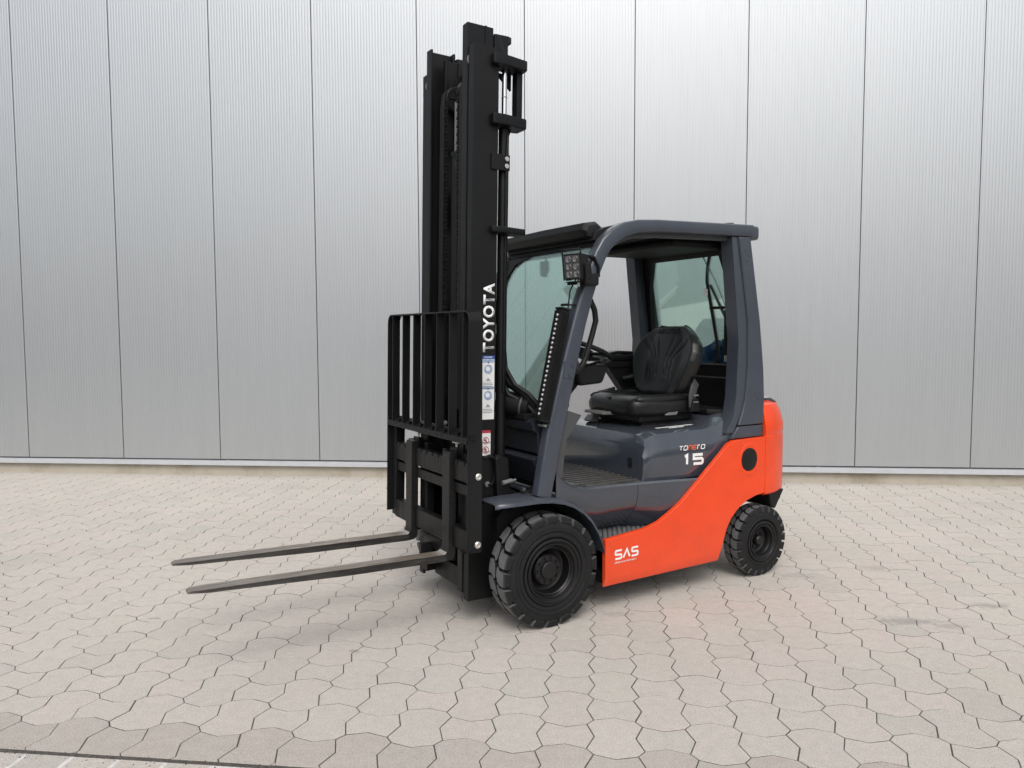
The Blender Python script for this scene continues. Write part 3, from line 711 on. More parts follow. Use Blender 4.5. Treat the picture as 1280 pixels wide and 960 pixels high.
# --- cowl in front of the driver
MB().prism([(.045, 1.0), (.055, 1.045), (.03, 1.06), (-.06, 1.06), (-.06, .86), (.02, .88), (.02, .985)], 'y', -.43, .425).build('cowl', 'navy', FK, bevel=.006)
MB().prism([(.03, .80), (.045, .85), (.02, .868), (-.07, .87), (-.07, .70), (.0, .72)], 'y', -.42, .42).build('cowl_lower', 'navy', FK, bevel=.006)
MB().prism([(-.04, .79), (-.068, 1.055), (-.14, 1.10), (-.225, 1.072), (-.125, .945), (-.10, .74)], 'y', .445, .472).build('kick_panel', 'slate', FK, bevel=.004)
MB().prism([(-.04, .68), (-.068, 1.055), (-.13, 1.08), (-.09, .68)], 'y', -.44, .44).build('kick_board', 'deep', FK)
MB().prism([(-.215, 1.055), (-.185, 1.015), (-.165, .985), (-.195, 1.03)], 'y', .430, .4435).build('teal_tag', 'teal', FK)
MB().box(-.36, -.20, -.35, .1, 1.0, 1.05).build('dash', 'black', FK, bevel=.02)
# hoses behind the mast
for k, (y, dz) in enumerate(((.12, 0), (.17, -.01), (.22, -.02), (.06, .0))):
    MB().tube([(.13, y, 1.5), (.12, y, 1.28), (.09, y+.03, 1.2+dz), (.03, y+.10, 1.16+dz), (-.02, y+.14, 1.09+dz), (-.04, y+.16, 1.04)], .014).build('hose', 'black', FK)
MB().cyl((.075, .20, 1.135), (-.01, .315, 1.115), .062, 24).build('horn_body', 'deep', FK, bevel=.012, seg=3)
MB().cyl((.080, .195, 1.136), (.074, .203, 1.134), .046, 20).cyl((.020, .275, 1.122), (.013, .284, 1.120), .0645, 24).build('horn_band', 'slate', FK, bevel=.002)
for k, (y, r_) in enumerate(((.30, .017), (.255, .012), (.345, .012))):
    MB().tube([(.115, y-.10, 1.45), (.11, y-.09, 1.32), (.085, y-.04, 1.235), (.04, y+.02, 1.19), (-.005, y+.05, 1.13), (-.03, y+.055, 1.05)], r_, 10).build('hose', 'black', FK)
MB().box(-.02, .06, .05, .36, 1.052, 1.085).box(-.03, .02, -.35, .02, 1.052, 1.11).build('hose_tray', 'deep', FK, bevel=.006)

# steering column and wheel
SWc = Vector((-.60, .0, 1.395)); ax = Vector((-.38, 0, .92)).normalized(); e1 = Vector((0, 1, 0)); e2 = ax.cross(e1)
ring = [SWc+(e1*cos(t)+e2*sin(t))*.155 for t in (2*pi*i/28 for i in range(29))]
st = MB(); st.tube(ring, .0145, 10); SW = st.build('steering_wheel', 'black', FK)
mb = MB()
for t in (.3, 2.4, 4.5): mb.cyl(SWc-ax*.02, SWc+(e1*cos(t)+e2*sin(t))*.15, .011, 8)
mb.cyl(SWc-ax*.05, SWc+ax*.006, .045, 20); mb.build('spokes', 'black', SW)
MB().cyl(SWc+e1*.05-e2*.135, SWc+e1*.05-e2*.135+ax*.03, .010, 10).lathe([(0, .0), (.016, .004), (.022, .018), (.018, .034), (0, .04)], SWc+e1*.05-e2*.135+ax*.025, 16, 'z').build('spinner_knob', 'black', SW)
MB().hexa([(-.44, -.08, 1.20), (-.50, .09, 1.19), (-.66, .09, 1.20), (-.70, -.08, 1.22)], [(-.46, -.09, 1.33), (-.46, .09, 1.33), (-.72, .08, 1.31), (-.72, -.08, 1.31)]).build('column_cover', 'black', FK, bevel=.02, seg=3)
MB().cyl((-.12, 0, .85), (-.55, 0, 1.28), .05, 16).build('steering_column', 'black', FK)
MB().tube([(-.50, .08, 1.30), (-.52, .20, 1.33), (-.53, .24, 1.34)], .008).lathe([(0, -.012), (.014, 0), (0, .014)], (-.53, .245, 1.342), 12).build('column_lever', 'black', FK)
MB().tube([(-.50, -.08, 1.30), (-.52, -.20, 1.33), (-.53, -.24, 1.34)], .008).build('column_lever', 'black', FK)
MB().sweep([(-.18, .36, 1.295), (-.27, .34, 1.30), (-.34, .25, 1.325), (-.42, .15, 1.33)], .03, .035, .3).build('dash_arm', 'slate', FK, smooth=50)
# grab handle
MB().tube([(-.245, .445, 1.71), (-.31, .43, 1.672), (-.345, .42, 1.62), (-.352, .42, 1.565), (-.325, .42, 1.48), (-.285, .42, 1.37), (-.262, .42, 1.325), (-.22, .43, 1.300), (-.14, .44, 1.285)], .0155, 10).build('grab_handle', 'black', FK)
MB().tube([(-.13, .44, 1.10), (-.16, .42, 1.13)], .018).build('parking_knob', 'black', FK)
MB().lathe([(0, -.01), (.018, 0), (.018, .01), (0, .02)], (-.165, .41, 1.215), 14).build('knob', 'zinc', FK)
# pillar hinge plates
sy(lambda s: [MB().box(-.145, -.085, s*.503 if s > 0 else -.508, s*.508 if s > 0 else -.503, 1.27, 1.36).build('hinge_plate', 'charcoal', FK, bevel=.003), MB().cyl((-.135, s*.506, 1.335), (-.135, s*.514, 1.335), .008, 6).cyl((-.12, s*.506, 1.285), (-.12, s*.514, 1.285), .008, 6).build('bolt', 'charcoal', FK)])

# --- seat
def seat():
    SO = (-.055, .015)
    def cushion_ring(x, hw, zt, zb, e=.03):
        P = []
        for (sx, sz, t0) in ((1, 1, 0), (-1, 1, pi/2), (-1, -1, pi), (1, -1, 3*pi/2)):
            for k in range(5):
                t = t0+pi/2*k/4; P.append((x+SO[0], SO[1]+sx*(hw-e)+e*cos(t), (zt-e if sz > 0 else zb+e)+e*sin(t)))
        return P
    mb = MB(); R_ = [(-.705, .17, 1.075, 1.035, .018), (-.715, .21, 1.098, 1.015, .035), (-.745, .236, 1.118, 1.005, .05), (-.80, .248, 1.125, 1.0, .05), (-.90, .252, 1.112, 1.0, .045), (-1.0, .252, 1.105, 1.0, .042), (-1.12, .248, 1.112, 1.0, .045), (-1.20, .23, 1.12, 1.01, .05), (-1.23, .19, 1.10, 1.03, .03)]
    mb.loft([cushion_ring(*r) for r in R_]); st_ = mb.build('seat_cushion', 'vinyl', FK, smooth=50)
    # bolsters
    sy(lambda s: MB().loft([[(x+SO[0], SO[1]+s*(.215)+.034*k*cos(t), 1.105+.028*k*sin(t)) for t in (2*pi*j/12 for j in range(12))] for x, k in ((-.735, .3), (-.76, .8), (-.85, 1), (-1.0, 1), (-1.12, .9), (-1.16, .3))]).build('bolster', 'vinyl', st_, smooth=60))
    MB().box(-1.10, -.76, -.012, .012, 1.105, 1.112).build('seam', 'vinyl', st_, bevel=.004)
    # backrest, leaning back, with wide wings
    up = Vector((-.27, 0, .96)).normalized(); fw = Vector((.96, 0, .27)).normalized(); base = Vector((-1.15, .045, 1.085))
    H = .475
    def half(v):      # half width at height v(0..1)
        T = [(0, .12), (.06, .175), (.18, .225), (.34, .262), (.5, .285), (.62, .288), (.74, .268), (.86, .215), (.94, .165), (1.0, .115)]
        for (a, b), (c_, d_) in zip(T, T[1:]):
            if a <= v <= c_: return b+(d_-b)*(v-a)/(c_-a)
    nv, nu = 60, 120; rings = []
    for i in range(nv+1):
        v = i/nv; hw = half(v); e_ = min(1, min(v, 1-v)/.10); edge = max(.04, math.sqrt(1-(1-e_)**2))
        ring_ = []
        front = []; back = []
        for j in range(nu+1):
            u = -1+2*j/nu; au = abs(u)
            wing = .050*max(0, (au-.52)/.48)**1.5*sin(pi*min(1, v*1.05)) ; round_ = -.05*max(0, (au-.86)/.14)**2
            groove = 0
            if .18 < v < .90:
                # fanned channels
                uu = au*hw; spread = 1+max(0, (v-.55))*4.2
                q_ = (uu/spread)/.033
                if q_ < 3.3 and q_ > .3: groove = -.0062*(max(0, cos(2*pi*q_)))**2*min(1, max(0, (v-.18)*12), max(0, (.84-v)*12) if v < .84 else 0)
            mid = .012*(1-min(1, au/.55)**2)
            f_ = base+up*(v*H)+Vector((0, u*hw, 0))+fw*((.045+wing+round_+mid+groove)*edge)
            front.append(f_)
        for j in range(nu, -1, -1):
            u = -1+2*j/nu; au = abs(u)
            back.append(base+up*(v*H)+Vector((0, u*hw*.985, 0))-fw*((.055-.02*au**3)*edge)+fw*(.03*max(0, (au-.6)/.4)))
        rings.append(front+back)
    mb = MB(); mb.loft(rings); bk = mb.build('seat_backrest', 'vinyl', FK, smooth=55)
    o_ = base+up*(H*.865)+fw*.0585+Vector((0, .098, 0))
    text('lettering', 'TOYOTA', 'black', bk, frame(o_+Vector((0, 0, 0)), (0, -1, 0), up), .19, .034, .02, 0, .004)
    # suspension
    def rb(name, x0, x1, w0, z0, z1, mat): return MB().hexa([(x0, w0, z0), (x0, -w0, z0), (x1, -w0, z0), (x1, w0, z0)], [(x0+.0, w0, z1), (x0, -w0, z1), (x1, -w0, z1), (x1, w0, z1)]).build(name, mat, FK, bevel=.018, seg=3)
    rb('seat_suspension', -1.26, -.83, .222, .962, 1.022, 'slate' if 0 else 'black')
    rb('seat_base', -1.245, -.86, .205, .928, .975, 'deep')
    mb = MB()
    for k in range(9): mb.box(-1.13+k*.028, -1.118+k*.028, .2055, .2085, .943, .955)
    mb.build('base_slots', 'black', FK)
    MB().prism([(-.80, 1.000), (-.80, 1.022), (-.71, 1.026), (-.705, 1.006)], 'y', -.16, .03).build('adjust_bar', 'silver', FK, bevel=.006)
    MB().prism([(-1.09, 1.005), (-1.11, 1.042), (-1.06, 1.040), (-1.0, 1.012), (-1.0, 1.005)], 'y', .245, .262).build('seat_trim', 'silver', FK, bevel=.004)
    MB().prism([(-.80, .945), (-.81, .985), (-.76, .99), (-.73, .955), (-.74, .945)], 'y', -.20, -.13).build('release_lever', 'silver', FK, bevel=.006)
    # belt and buckle
    MB().sweep([(-1.245, .262, 1.20), (-1.215, .275, 1.17), (-1.19, .285, 1.12), (-1.195, .285, 1.05)], .012, .055, .2).build('seat_belt', 'slate', FK, smooth=50)
    MB().hexa([(-1.245, .265, 1.02), (-1.165, .265, 1.02), (-1.165, .305, 1.02), (-1.245, .305, 1.02)], [(-1.235, .27, 1.10), (-1.185, .27, 1.10), (-1.185, .30, 1.10), (-1.235, .30, 1.10)]).build('belt_buckle', 'black', FK, bevel=.008)
    MB().box(-1.225, -1.185, .30, .306, 1.115, 1.125).box(-1.225, -1.185, .30, .306, 1.075, 1.083).build('buckle_trim', 'silver', FK, bevel=.002)
    MB().box(-1.25, -1.15, -.30, -.25, 1.0, 1.14).build('belt_reel', 'black', FK, bevel=.012)
seat()
# armrest console on the right with hydraulic levers
AR = MB().hexa([(-.885, -.27, 1.315), (-.885, -.37, 1.315), (-1.235, -.37, 1.315), (-1.235, -.27, 1.315)], [(-.875, -.265, 1.352), (-.875, -.375, 1.352), (-1.24, -.375, 1.358), (-1.24, -.265, 1.358)]).build('armrest', 'black', FK, bevel=.012, seg=3)
MB().sweep([(-.98, -.32, 1.362), (-1.08, -.32, 1.372), (-1.2, -.32, 1.368)], .08, [.015, .025, .02], .3).build('arm_pad', 'vinyl', AR, smooth=50)
MB().prism([(-.96, 1.318), (-1.21, 1.318), (-1.25, 1.06), (-1.17, 1.06)], 'y', -.355, -.285).build('armrest_bracket', 'black', FK, bevel=.006)
MB().prism([(-.945, 1.315), (-.99, 1.27), (-1.22, 1.27), (-1.23, 1.315)], 'y', -.36, -.275).build('armrest_skirt', 'black', FK, bevel=.006)
MB().tube([(-1.10, -.26, 1.20), (-1.16, -.20, 1.22), (-1.20, -.18, 1.17), (-1.18, -.2, 1.12)], .02).build('cable_boot', 'black', FK)
MB().tube([(-.90, -.27, 1.115), (-.96, -.26, 1.125), (-1.02, -.25, 1.14)], .011).build('tilt_lever', 'black', FK)
MB().box(-1.25, -.86, -.30, -.24, .95, 1.06).build('side_box', 'deep', FK, bevel=.01)

# --- LED bar and work lamp on the left pillar
d_ = Vector((.126, 0, -.55)).normalized(); nrm = Vector((.975, 0, .2234)).normalized()
T0 = Vector((-.094, 0, 1.618)); L_ = .566
def lb(u, y, w): return T0+d_*u+Vector((0, y, 0))+nrm*w
mb = MB(); mb.hexa([lb(0, .452, -.032), lb(0, .506, -.032), lb(L_, .506, -.032), lb(L_, .452, -.032)], [lb(0, .452, .02), lb(0, .506, .02), lb(L_, .506, .02), lb(L_, .452, .02)]); LB = mb.build('light_bar', 'black', FK, bevel=.004)
for k in range(5):
    w = -.028+.0095*k; MB().hexa([lb(.01, .5065, w), lb(.01, .511, w), lb(L_-.01, .511, w), lb(L_-.01, .5065, w)], [lb(.01, .5065, w+.004), lb(.01, .511, w+.004), lb(L_-.01, .511, w+.004), lb(L_-.01, .5065, w+.004)]).build('cooling_fin', 'black', LB)
for e_, (a, b) in enumerate(((-.012, .0), (L_, L_+.012))):
    MB().hexa([lb(a, .447, -.036), lb(a, .514, -.036), lb(b, .514, -.036), lb(b, .447, -.036)], [lb(a, .447, .025), lb(a, .514, .025), lb(b, .514, .025), lb(b, .447, .025)]).build('end_cap', 'black', LB, bevel=.005)
ledm = []
M_led = N('led_reflector'); M_led.set(Metallic=.9, Roughness=.25); M_led.b.inputs['Base Color'].default_value = (.95, .92, .93, 1)
tcn = M_led.n('TexCoord').outputs['Object']; M_led.l(M_led.ramp(M_led.noise(tcn, 30, 2), [(.3, (.9, .85, .86)), (.7, (1, 1, 1))]), M_led.b.inputs['Base Color']); MAT['led'] = M_led.m
MAT['dim_led'] = paint('lamp_reflector', (.30, .29, .29, 1), .3, 0, .8, .3, 60)
for k in range(22):
    c0 = lb(.03+k*.0243, .477, .0205)
    a = d_; b_ = Vector((0, 1, 0)); rings = []
    for r_, h_ in ((.0085, 0), (.008, .0035), (.005, .006), (.002, .0068)):
        rings.append([c0+(a*cos(2*pi*i/10)+b_*sin(2*pi*i/10))*r_+nrm*h_ for i in range(10)])
    MB().loft(rings).build('led', 'led', LB)
MB().hexa([lb(0.005, .4525, .0205), lb(0.005, .4565, .0205), lb(L_-.005, .4565, .0205), lb(L_-.005, .4525, .0205)], [lb(0.005, .4525, .027), lb(.005, .4565, .027), lb(L_-.005, .4565, .027), lb(L_-.005, .4525, .027)]).build('lens_rim', 'black', LB)
for u in (-.03, L_+.03):
    p = lb(u, .478, -.01); MB().cyl(p+Vector((0, -.03, 0)), p+Vector((0, .035, 0)), .007, 8).box(p.x-.07, p.x+.008, p.y-.008, p.y+.008, p.z-.004, p.z+.004).build('bar_bracket', 'black' if u < 0 else 'silver', LB, bevel=.002)
MB().tube([lb(0, .47, -.04), (-.15, .47, 1.72), (-.20, .47, 1.80)], .004, 6).build('lamp_cable', 'black', LB)

wl = Matrix.Translation((-.155, .535, 1.838)) @ Matrix.Rotation(radians(16), 4, 'Z') @ Matrix.Rotation(radians(7), 4, 'Y')
mb = MB(wl); mb.hexa([(.0, -.050, -.058), (.0, .050, -.058), (.0, .050, .058), (.0, -.050, .058)], [(.048, -.056, -.066), (.048, .056, -.066), (.048, .056, .066), (.048, -.056, .066)]); WL = mb.build('work_lamp', 'black', FK, bevel=.005)
mb = MB(wl); mb.box(.0485, .050, -.047, .047, -.057, .057); mb.build('lamp_face', 'slate', WL)
for i in range(2):
    for j in range(3):
        mb = MB(wl); mb.lathe([(.017, 0), (.015, .004), (.008, .001), (.0, .001)], (.0505, -.023+.046*i, -.037+.037*j), 16, 'x'); mb.build('led', 'dim_led', WL)
for k in range(5): MB(wl).box(-.030, -.0005, -.046+.0205*k, -.040+.0205*k, -.052, .052).build('heat_sink_fin', 'black', WL, bevel=.001)
MB(wl).tube([(.052, -.058, .062), (.052, -.058, .085), (.052, .058, .085), (.052, .058, .062)], .005, 8).build('lamp_guard', 'black', WL)
MB(wl).box(.049, .056, -.060, -.052, -.066, .066).box(.049, .056, .052, .060, -.066, .066).build('bezel', 'black', WL, bevel=.002)
MB(wl).box(-.02, .03, -.066, -.061, -.07, .01).box(-.02, .03, .061, .066, -.07, .01).box(-.02, .03, -.066, .066, -.079, -.074).box(-.10, .01, -.075, -.02, -.092, -.080).build('lamp_bracket', 'black', WL, bevel=.002)
MB().cyl((-.155, .535, 1.77), (-.155, .535, 1.735), .007, 8).build('lamp_bolt', 'zinc', WL)
MB().hexa([(-.20, .46, 1.745), (-.29, .46, 1.745), (-.29, .53, 1.745), (-.19, .54, 1.745)], [(-.20, .47, 1.80), (-.30, .47, 1.81), (-.30, .52, 1.81), (-.19, .54, 1.79)]).build('lamp_mount', 'black', WL, bevel=.008)
MB().sweep([(-.20, .50, 1.90), (-.27, .50, 1.89), (-.30, .50, 1.84), (-.30, .50, 1.79)], .04, .012, .3).build('mount_arm', 'black', WL, smooth=50)

# --- mast, tilted slightly back
TM = Matrix.Translation((.25, 0, .13)) @ Matrix.Rotation(-radians(1.17), 4, 'Y') @ Matrix.Translation((-.25, 0, -.13))
def channel(name, x0, x1, yo, yi, t, z0, z1, s, lipx=.016):
    """C section opening inward: web at yo..yo-t, flanges to yi"""
    poly = [(x1, s*yo), (x1, s*yi), (x1-lipx, s*yi), (x1-lipx, s*(yo-t)), (x0+lipx, s*(yo-t)), (x0+lipx, s*yi), (x0, s*yi), (x0, s*yo)]
    return MB(TM).prism(poly, 'z', z0, z1).build(name, 'mast', FK, bevel=.004)
for s in (1, -1):
    oc = channel('outer_mast', .219, .366, .298, .245, .016, .13, 2.926, s)
    channel('middle_mast', .222, .371, .2405, .185, .014, .16, 3.045, s, .014)
    # small outer ridge on the middle section, near the rear
    MB(TM).box(.262, .272, min(s*.2407, s*.2445), max(s*.2407, s*.2445), 2.93, 3.045).build('ridge', 'mast', FK)
    channel('inner_mast', .205, .300, .178, .150, .012, .18, 2.99, s, .014)
    # rear cylinder with chrome rod
    cyl_x, cyl_y = .167, s*.262
    MB(TM).cyl((cyl_x, cyl_y, .22), (cyl_x, cyl_y, 2.575), .027, 18).build('lift_cylinder', 'mast', FK)
    MB(TM).cyl((cyl_x, cyl_y, 2.575), (cyl_x, cyl_y, 2.89), .0135, 16).build('piston_rod', 'chrome', FK)
    MB(TM).cyl((cyl_x, cyl_y, 2.70), (cyl_x, cyl_y, 2.704), .0150, 16).build('rod_ring', 'silver', FK)
    # top, second and mid brackets
    def plate(z0, z1, far=.055, back=.0):
        o = .332
        poly = [(.268, s*o), (.20, s*(o+.004)), (.06, s*(o-.02)), (far, s*(o-.045)), (far, s*.215), (.12, s*.205), (.215, s*.24), (.215, s*.2985), (.268, s*.2985)]
        return MB(TM).prism(poly, 'z', z0, z1).build('bracket_plate', 'mast', FK, bevel=.008)
    plate(2.838, 2.892, .055); plate(2.545, 2.600, .058); plate(2.010, 2.042, .045)
    MB(TM).box(.066, .100, min(s*.225, s*.275), max(s*.225, s*.275), 2.60, 2.838).build('bracket_post', 'mast', FK, bevel=.004)
    MB(TM).prism([(.19, 2.838), (.10, 2.838), (.10, 2.76)], 'y', s*.20, s*.215).build('bracket_gusset', 'mast', FK)
    MB(TM).box(.135, .215, min(s*.18, s*.24), max(s*.18, s*.24), 2.87, 3.02).box(.115, .135, min(s*.18, s*.24), max(s*.18, s*.24), 2.985, 3.02).build('mast_head', 'mast', FK, bevel=.004)
    # small clamp with two bolts
    MB(TM).box(.155, .262, min(s*.2985, s*.308), max(s*.2985, s*.308), 2.325, 2.405).build('hose_clamp', 'mast', FK, bevel=.003)
    for zz in (2.347, 2.383):
        MB(TM).cyl((.176, s*.308, zz), (.176, s*.316, zz), .0125, 12).build('bolt', 'zinc', FK, bevel=.002)
    MB(TM).tube([(.172, s*.30, 2.30), (.170, s*.30, 2.42), (.16, s*.29, 2.50), (.14, s*.28, 2.54)], .006, 8).tube([(.170, s*.295, 2.32), (.170, s*.295, 1.2)], .006, 8).build('pipe', 'mast', FK)
    # roller seen between the sections at the top
    MB(TM).cyl((.345, s*.2425, 2.86), (.345, s*.2475, 2.86), .030, 20).build('roller', 'silver', FK, bevel=.002)
# cross members and centre cylinder
def cross(name, x0, x1, y, z0, z1): return MB(TM).box(x0, x1, -y, y, z0, z1).build(name, 'mast', FK, bevel=.005)
cross('cross_member', .185, .214, .235, 2.855, 2.915); cross('cross_member', .19, .212, .235, 2.50, 2.56); cross('cross_member', .10, .2, .29, .30, .55); cross('cross_member', .18, .212, .24, 1.55, 1.68); cross('cross_member', .19, .214, .235, .95, 1.10)
MB(TM).cyl((.265, -.055, .25), (.265, -.055, 2.455), .036, 20).build('centre_cylinder', 'mast', FK)
MB(TM).cyl((.265, -.055, 2.455), (.265, -.055, 2.74), .022, 16).build('centre_rod', 'silver', FK)
MB(TM).cyl((.265, -.055, 2.45), (.265, -.055, 2.475), .040, 20).build('cylinder_gland', 'mast', FK)
for yy in (-.125, .02):
    mb = MB(TM); mb.lathe([(.018, -.016), (.062, -.016), (.066, -.012), (.056, -.006), (.056, .006), (.066, .012), (.062, .016), (.018, .016)], (.245, yy, 2.775), 28); mb.build('chain_pulley', 'mast', FK)
    for k in range(5):
        a = 2*pi*k/5; MB(TM).cyl((.245+.015*cos(a), yy+.018, 2.775+.015*sin(a)), (.245+.05*cos(a), yy+.018, 2.775+.05*sin(a)), .005, 6).build('pulley_spoke', 'deep', FK)
    mb = MB(TM)
    for k in range(86):
        zz = .95+k*.0215; mb.box(.296+(.003 if k % 2 else 0), .312-(.003 if k % 2 else 0), yy-.011, yy+.011, zz, zz+.017)
    o = mb.build('lift_chain', 'deep', FK); tag(o, kind='stuff')
for yy, r_ in ((-.150, .011), (-.168, .011), (.06, .010), (.075, .010)):
    MB(TM).tube([(.225, yy, .8), (.225, yy, 2.70), (.235, yy+.005, 2.79), (.27, yy+.008, 2.84), (.305, yy+.01, 2.80), (.315, yy+.01, 2.72), (.318, yy+.01, 1.1)], r_, 8).build('mast_hose', 'black', FK)
cross('carriage_stay', .18, .22, .13, 2.10, 2.30)
MB(TM).tube([(.30, -.02, 2.42), (.30, .0, 2.30), (.29, .005, 2.2)], .006).build('hose', 'black', FK)
MB(TM).box(.14, .3, -.235, .235, .13, .24).build('mast_foot', 'mast', FK, bevel=.006)
sy(lambda s: MB().cyl((.17, s*.36, .62), (-.10, s*.34, .70), .032, 16).build('tilt_cylinder', 'mast', FK))
sy(lambda s: MB().cyl((.185, s*.345, .735), (.13, s*.345, .742), .012, 14).cyl((.13, s*.345, .742), (.105, s*.345, .745), .006, 10).build('pipe_fitting', 'silver', FK))
sy(lambda s: MB().cyl((.10, s*.40, .70), (.085, s*.40, .70), .012, 6).build('nut', 'slate', FK))
sy(lambda s: MB().prism([(.20, .52), (.22, .86), (.20, .88), (.14, .86), (.13, .70), (.06, .66), (.05, .52)], 'y', s*.30, s*.335).build('mast_bracket', 'mast', FK, bevel=.008))
MB().prism([(.22, .30), (.22, .56), (.16, .62), (.02, .60), (.02, .30)], 'y', -.35, .35).build('axle_housing', 'deep', FK)

MB(TM).tube([(.285, .302, .865), (.255, .306, .875), (.228, .306, .862), (.222, .306, .82), (.222, .306, .76), (.235, .304, .728), (.262, .302, .725)], .009, 8).build('hose', 'black', FK)
MB(TM).lathe([(.014, 0), (.014, .008), (.006, .010), (0, .010)], (.262, .298, .728), 12).build('hose_fitting', 'silver', FK)
# --- carriage
cg_ = MB(TM)
MB(TM).box(.405, .452, -.46, .46, .770, .870).build('carriage_bar', 'mast', FK, bevel=.005)
MB(TM).box(.420, .446, -.44, .44, .705, .757).build('carriage_bar', 'mast', FK, bevel=.004)
MB(TM).box(.405, .452, -.46, .46, .430, .535).build('carriage_bar', 'mast', FK, bevel=.005)
for yy in (.115, -.115, .33, -.33): MB(TM).box(.372, .418, yy-.022, yy+.022, .40, .90).build('carriage_upright', 'mast', FK, bevel=.004)
for k in range(12):
    yy = -.40+.0727*k; MB(TM).box(.4465, .456, yy-.010, yy+.010, .852, .872).build('notch', 'mast', FK, bevel=.002)
MB(TM).box(.375, .405, -.16, .06, .33, .40).box(.40, .47, -.08, -.05, .300, .36).build('carriage_stop', 'mast', FK, bevel=.004)
# load backrest
LBt = 1.606
mb = MB(TM); side_path = [(.44, -.503, .46), (.44, -.503, 1.545), (.44, -.498, 1.575), (.44, -.485, 1.593), (.44, -.465, 1.602), (.44, .465, 1.602), (.44, .485, 1.593), (.44, .498, 1.575), (.44, .503, 1.545), (.44, .503, .46)]
P_ = [Vector(p) for p in side_path]; rings = []
for i, p in enumerate(P_):
    d0 = (P_[min(i+1, 9)]-P_[max(i-1, 0)]).normalized(); up_ = d0.cross(Vector((1, 0, 0))).normalized(); hw = .032 if 0 < i < 9 else .044
    rings.append([p+Vector((.045-.0 if i in (0, 9) else .045, 0, 0))+up_*.004, p+Vector((.045, 0, 0))-up_*.004, p+Vector((-.028 if 0 < i < 9 else -.036, 0, 0))-up_*.004, p+Vector((-.028 if 0 < i < 9 else -.036, 0, 0))+up_*.004])
mb.loft(rings); LR = mb.build('load_backrest', 'mast', FK, bevel=.0022, ang=50, smooth=60)
for k in range(7):
    yy = -.4365+.1455*k
    MB(TM).box(.438, .482, yy-.005, yy+.005, .99, 1.5985).build('bar', 'mast', LR, bevel=.0015)
MB(TM).prism([(.422, .990), (.426, 1.022), (.486, .994), (.490, .972), (.484, .966), (.470, .972)], 'y', -.498, .498).build('bottom_rail', 'mast', LR, bevel=.002)
for k in range(8):
    yy = -.4365+.1455*k-.0425*2
    MB(TM).hexa([(.436, yy+.005, .985), (.484, yy+.035, .999), (.484, yy+.040, .999), (.436, yy+.010, .985)], [(.436, yy+.005, 1.012), (.484, yy+.035, 1.013), (.484, yy+.040, 1.013), (.436, yy+.010, 1.012)]).build('gusset', 'mast', LR)
sy(lambda s: MB(TM).box(.40, .455, min(s*.44, s*.498), max(s*.44, s*.498), .44, .98).build('backrest_leg', 'mast', LR, bevel=.003))
for zz in (.812, .482):
    MB(TM).lathe([(.017, 0), (.017, .006), (.012, .010), (.009, .010), (.008, .006), (0, .006)], (.428, .507, zz), 18).build('bolt', 'zinc', LR)
MB(TM).cyl((.40, .10, 1.03), (.412, .10, 1.03), .014, 12).build('bolt', 'zinc', LR)
# forks
def fork(y0, y1, first):
    xs = [.445, .447, .455, .470, .50]
    xo = .433; th = .040; zb = .352; zt = .389; xf = xo+th
    # side outline: shank, rounded heel, tapering blade
    outl = [(xo, .905), (xf-.004, .905), (xf, .895), (xf, zt+.035), (xf+.006, zt+.014), (xf+.02, zt+.002), (xf+.04, zt), (1.0, zt), (1.40, zt), (1.620, zt), (1.678, zt-.001), (1.693, zt-.005), (1.695, zt-.013), (1.620, zt-.017), (1.30, zt-.026), (1.0, zb+.002), (xf+.02, zb), (xo+.02, zb+.004), (xo+.006, zb+.014), (xo, zb+.034)]
    n = len(outl); ym = (y0+y1)/2; hw = (y1-y0)/2
    def wd(x): return hw if x < 1.58 else hw*(1-.36*((x-1.58)/.115)**3)
    L1 = [(x, ym-wd(x), z) for x, z in outl]; L2 = [(x, ym+wd(x), z) for x, z in outl]
    mb = MB(TM); mb.hexa(L1, L2); fo = mb.build('fork', 'fork', FK, bevel=.0035, ang=35, smooth=45)
    MB(TM).prism([(.40, .872), (.40, .92), (.428, .925), (.434, .90), (.434, .84), (.415, .84), (.415, .872)], 'y', y0+.004, y1-.004).build('fork_hook', 'mast', fo, bevel=.005)
    MB(TM).prism([(.372, .89), (.395, .912), (.425, .912), (.434, .895), (.434, .85), (.40, .85)], 'y', y0+.018, y1-.018).build('hook_shoulder', 'mast', fo, bevel=.006)
    mb = MB(TM); mb.lathe([(.006, 0), (.006, .035), (.008, .036), (.008, .042), (0, .042)], (.418, ym+.01, .905), 10, 'z'); mb.box(.404, .432, ym-.014, ym+.034, .945, .951); mb.build('lock_pin', 'zinc', fo, bevel=.0015)
    MB(TM).box(.40, .433, y0+.006, y1-.006, .405, .432).build('lower_hook', 'mast', fo, bevel=.004)
fork(.207, .287, 1); fork(-.257, -.177, 0)

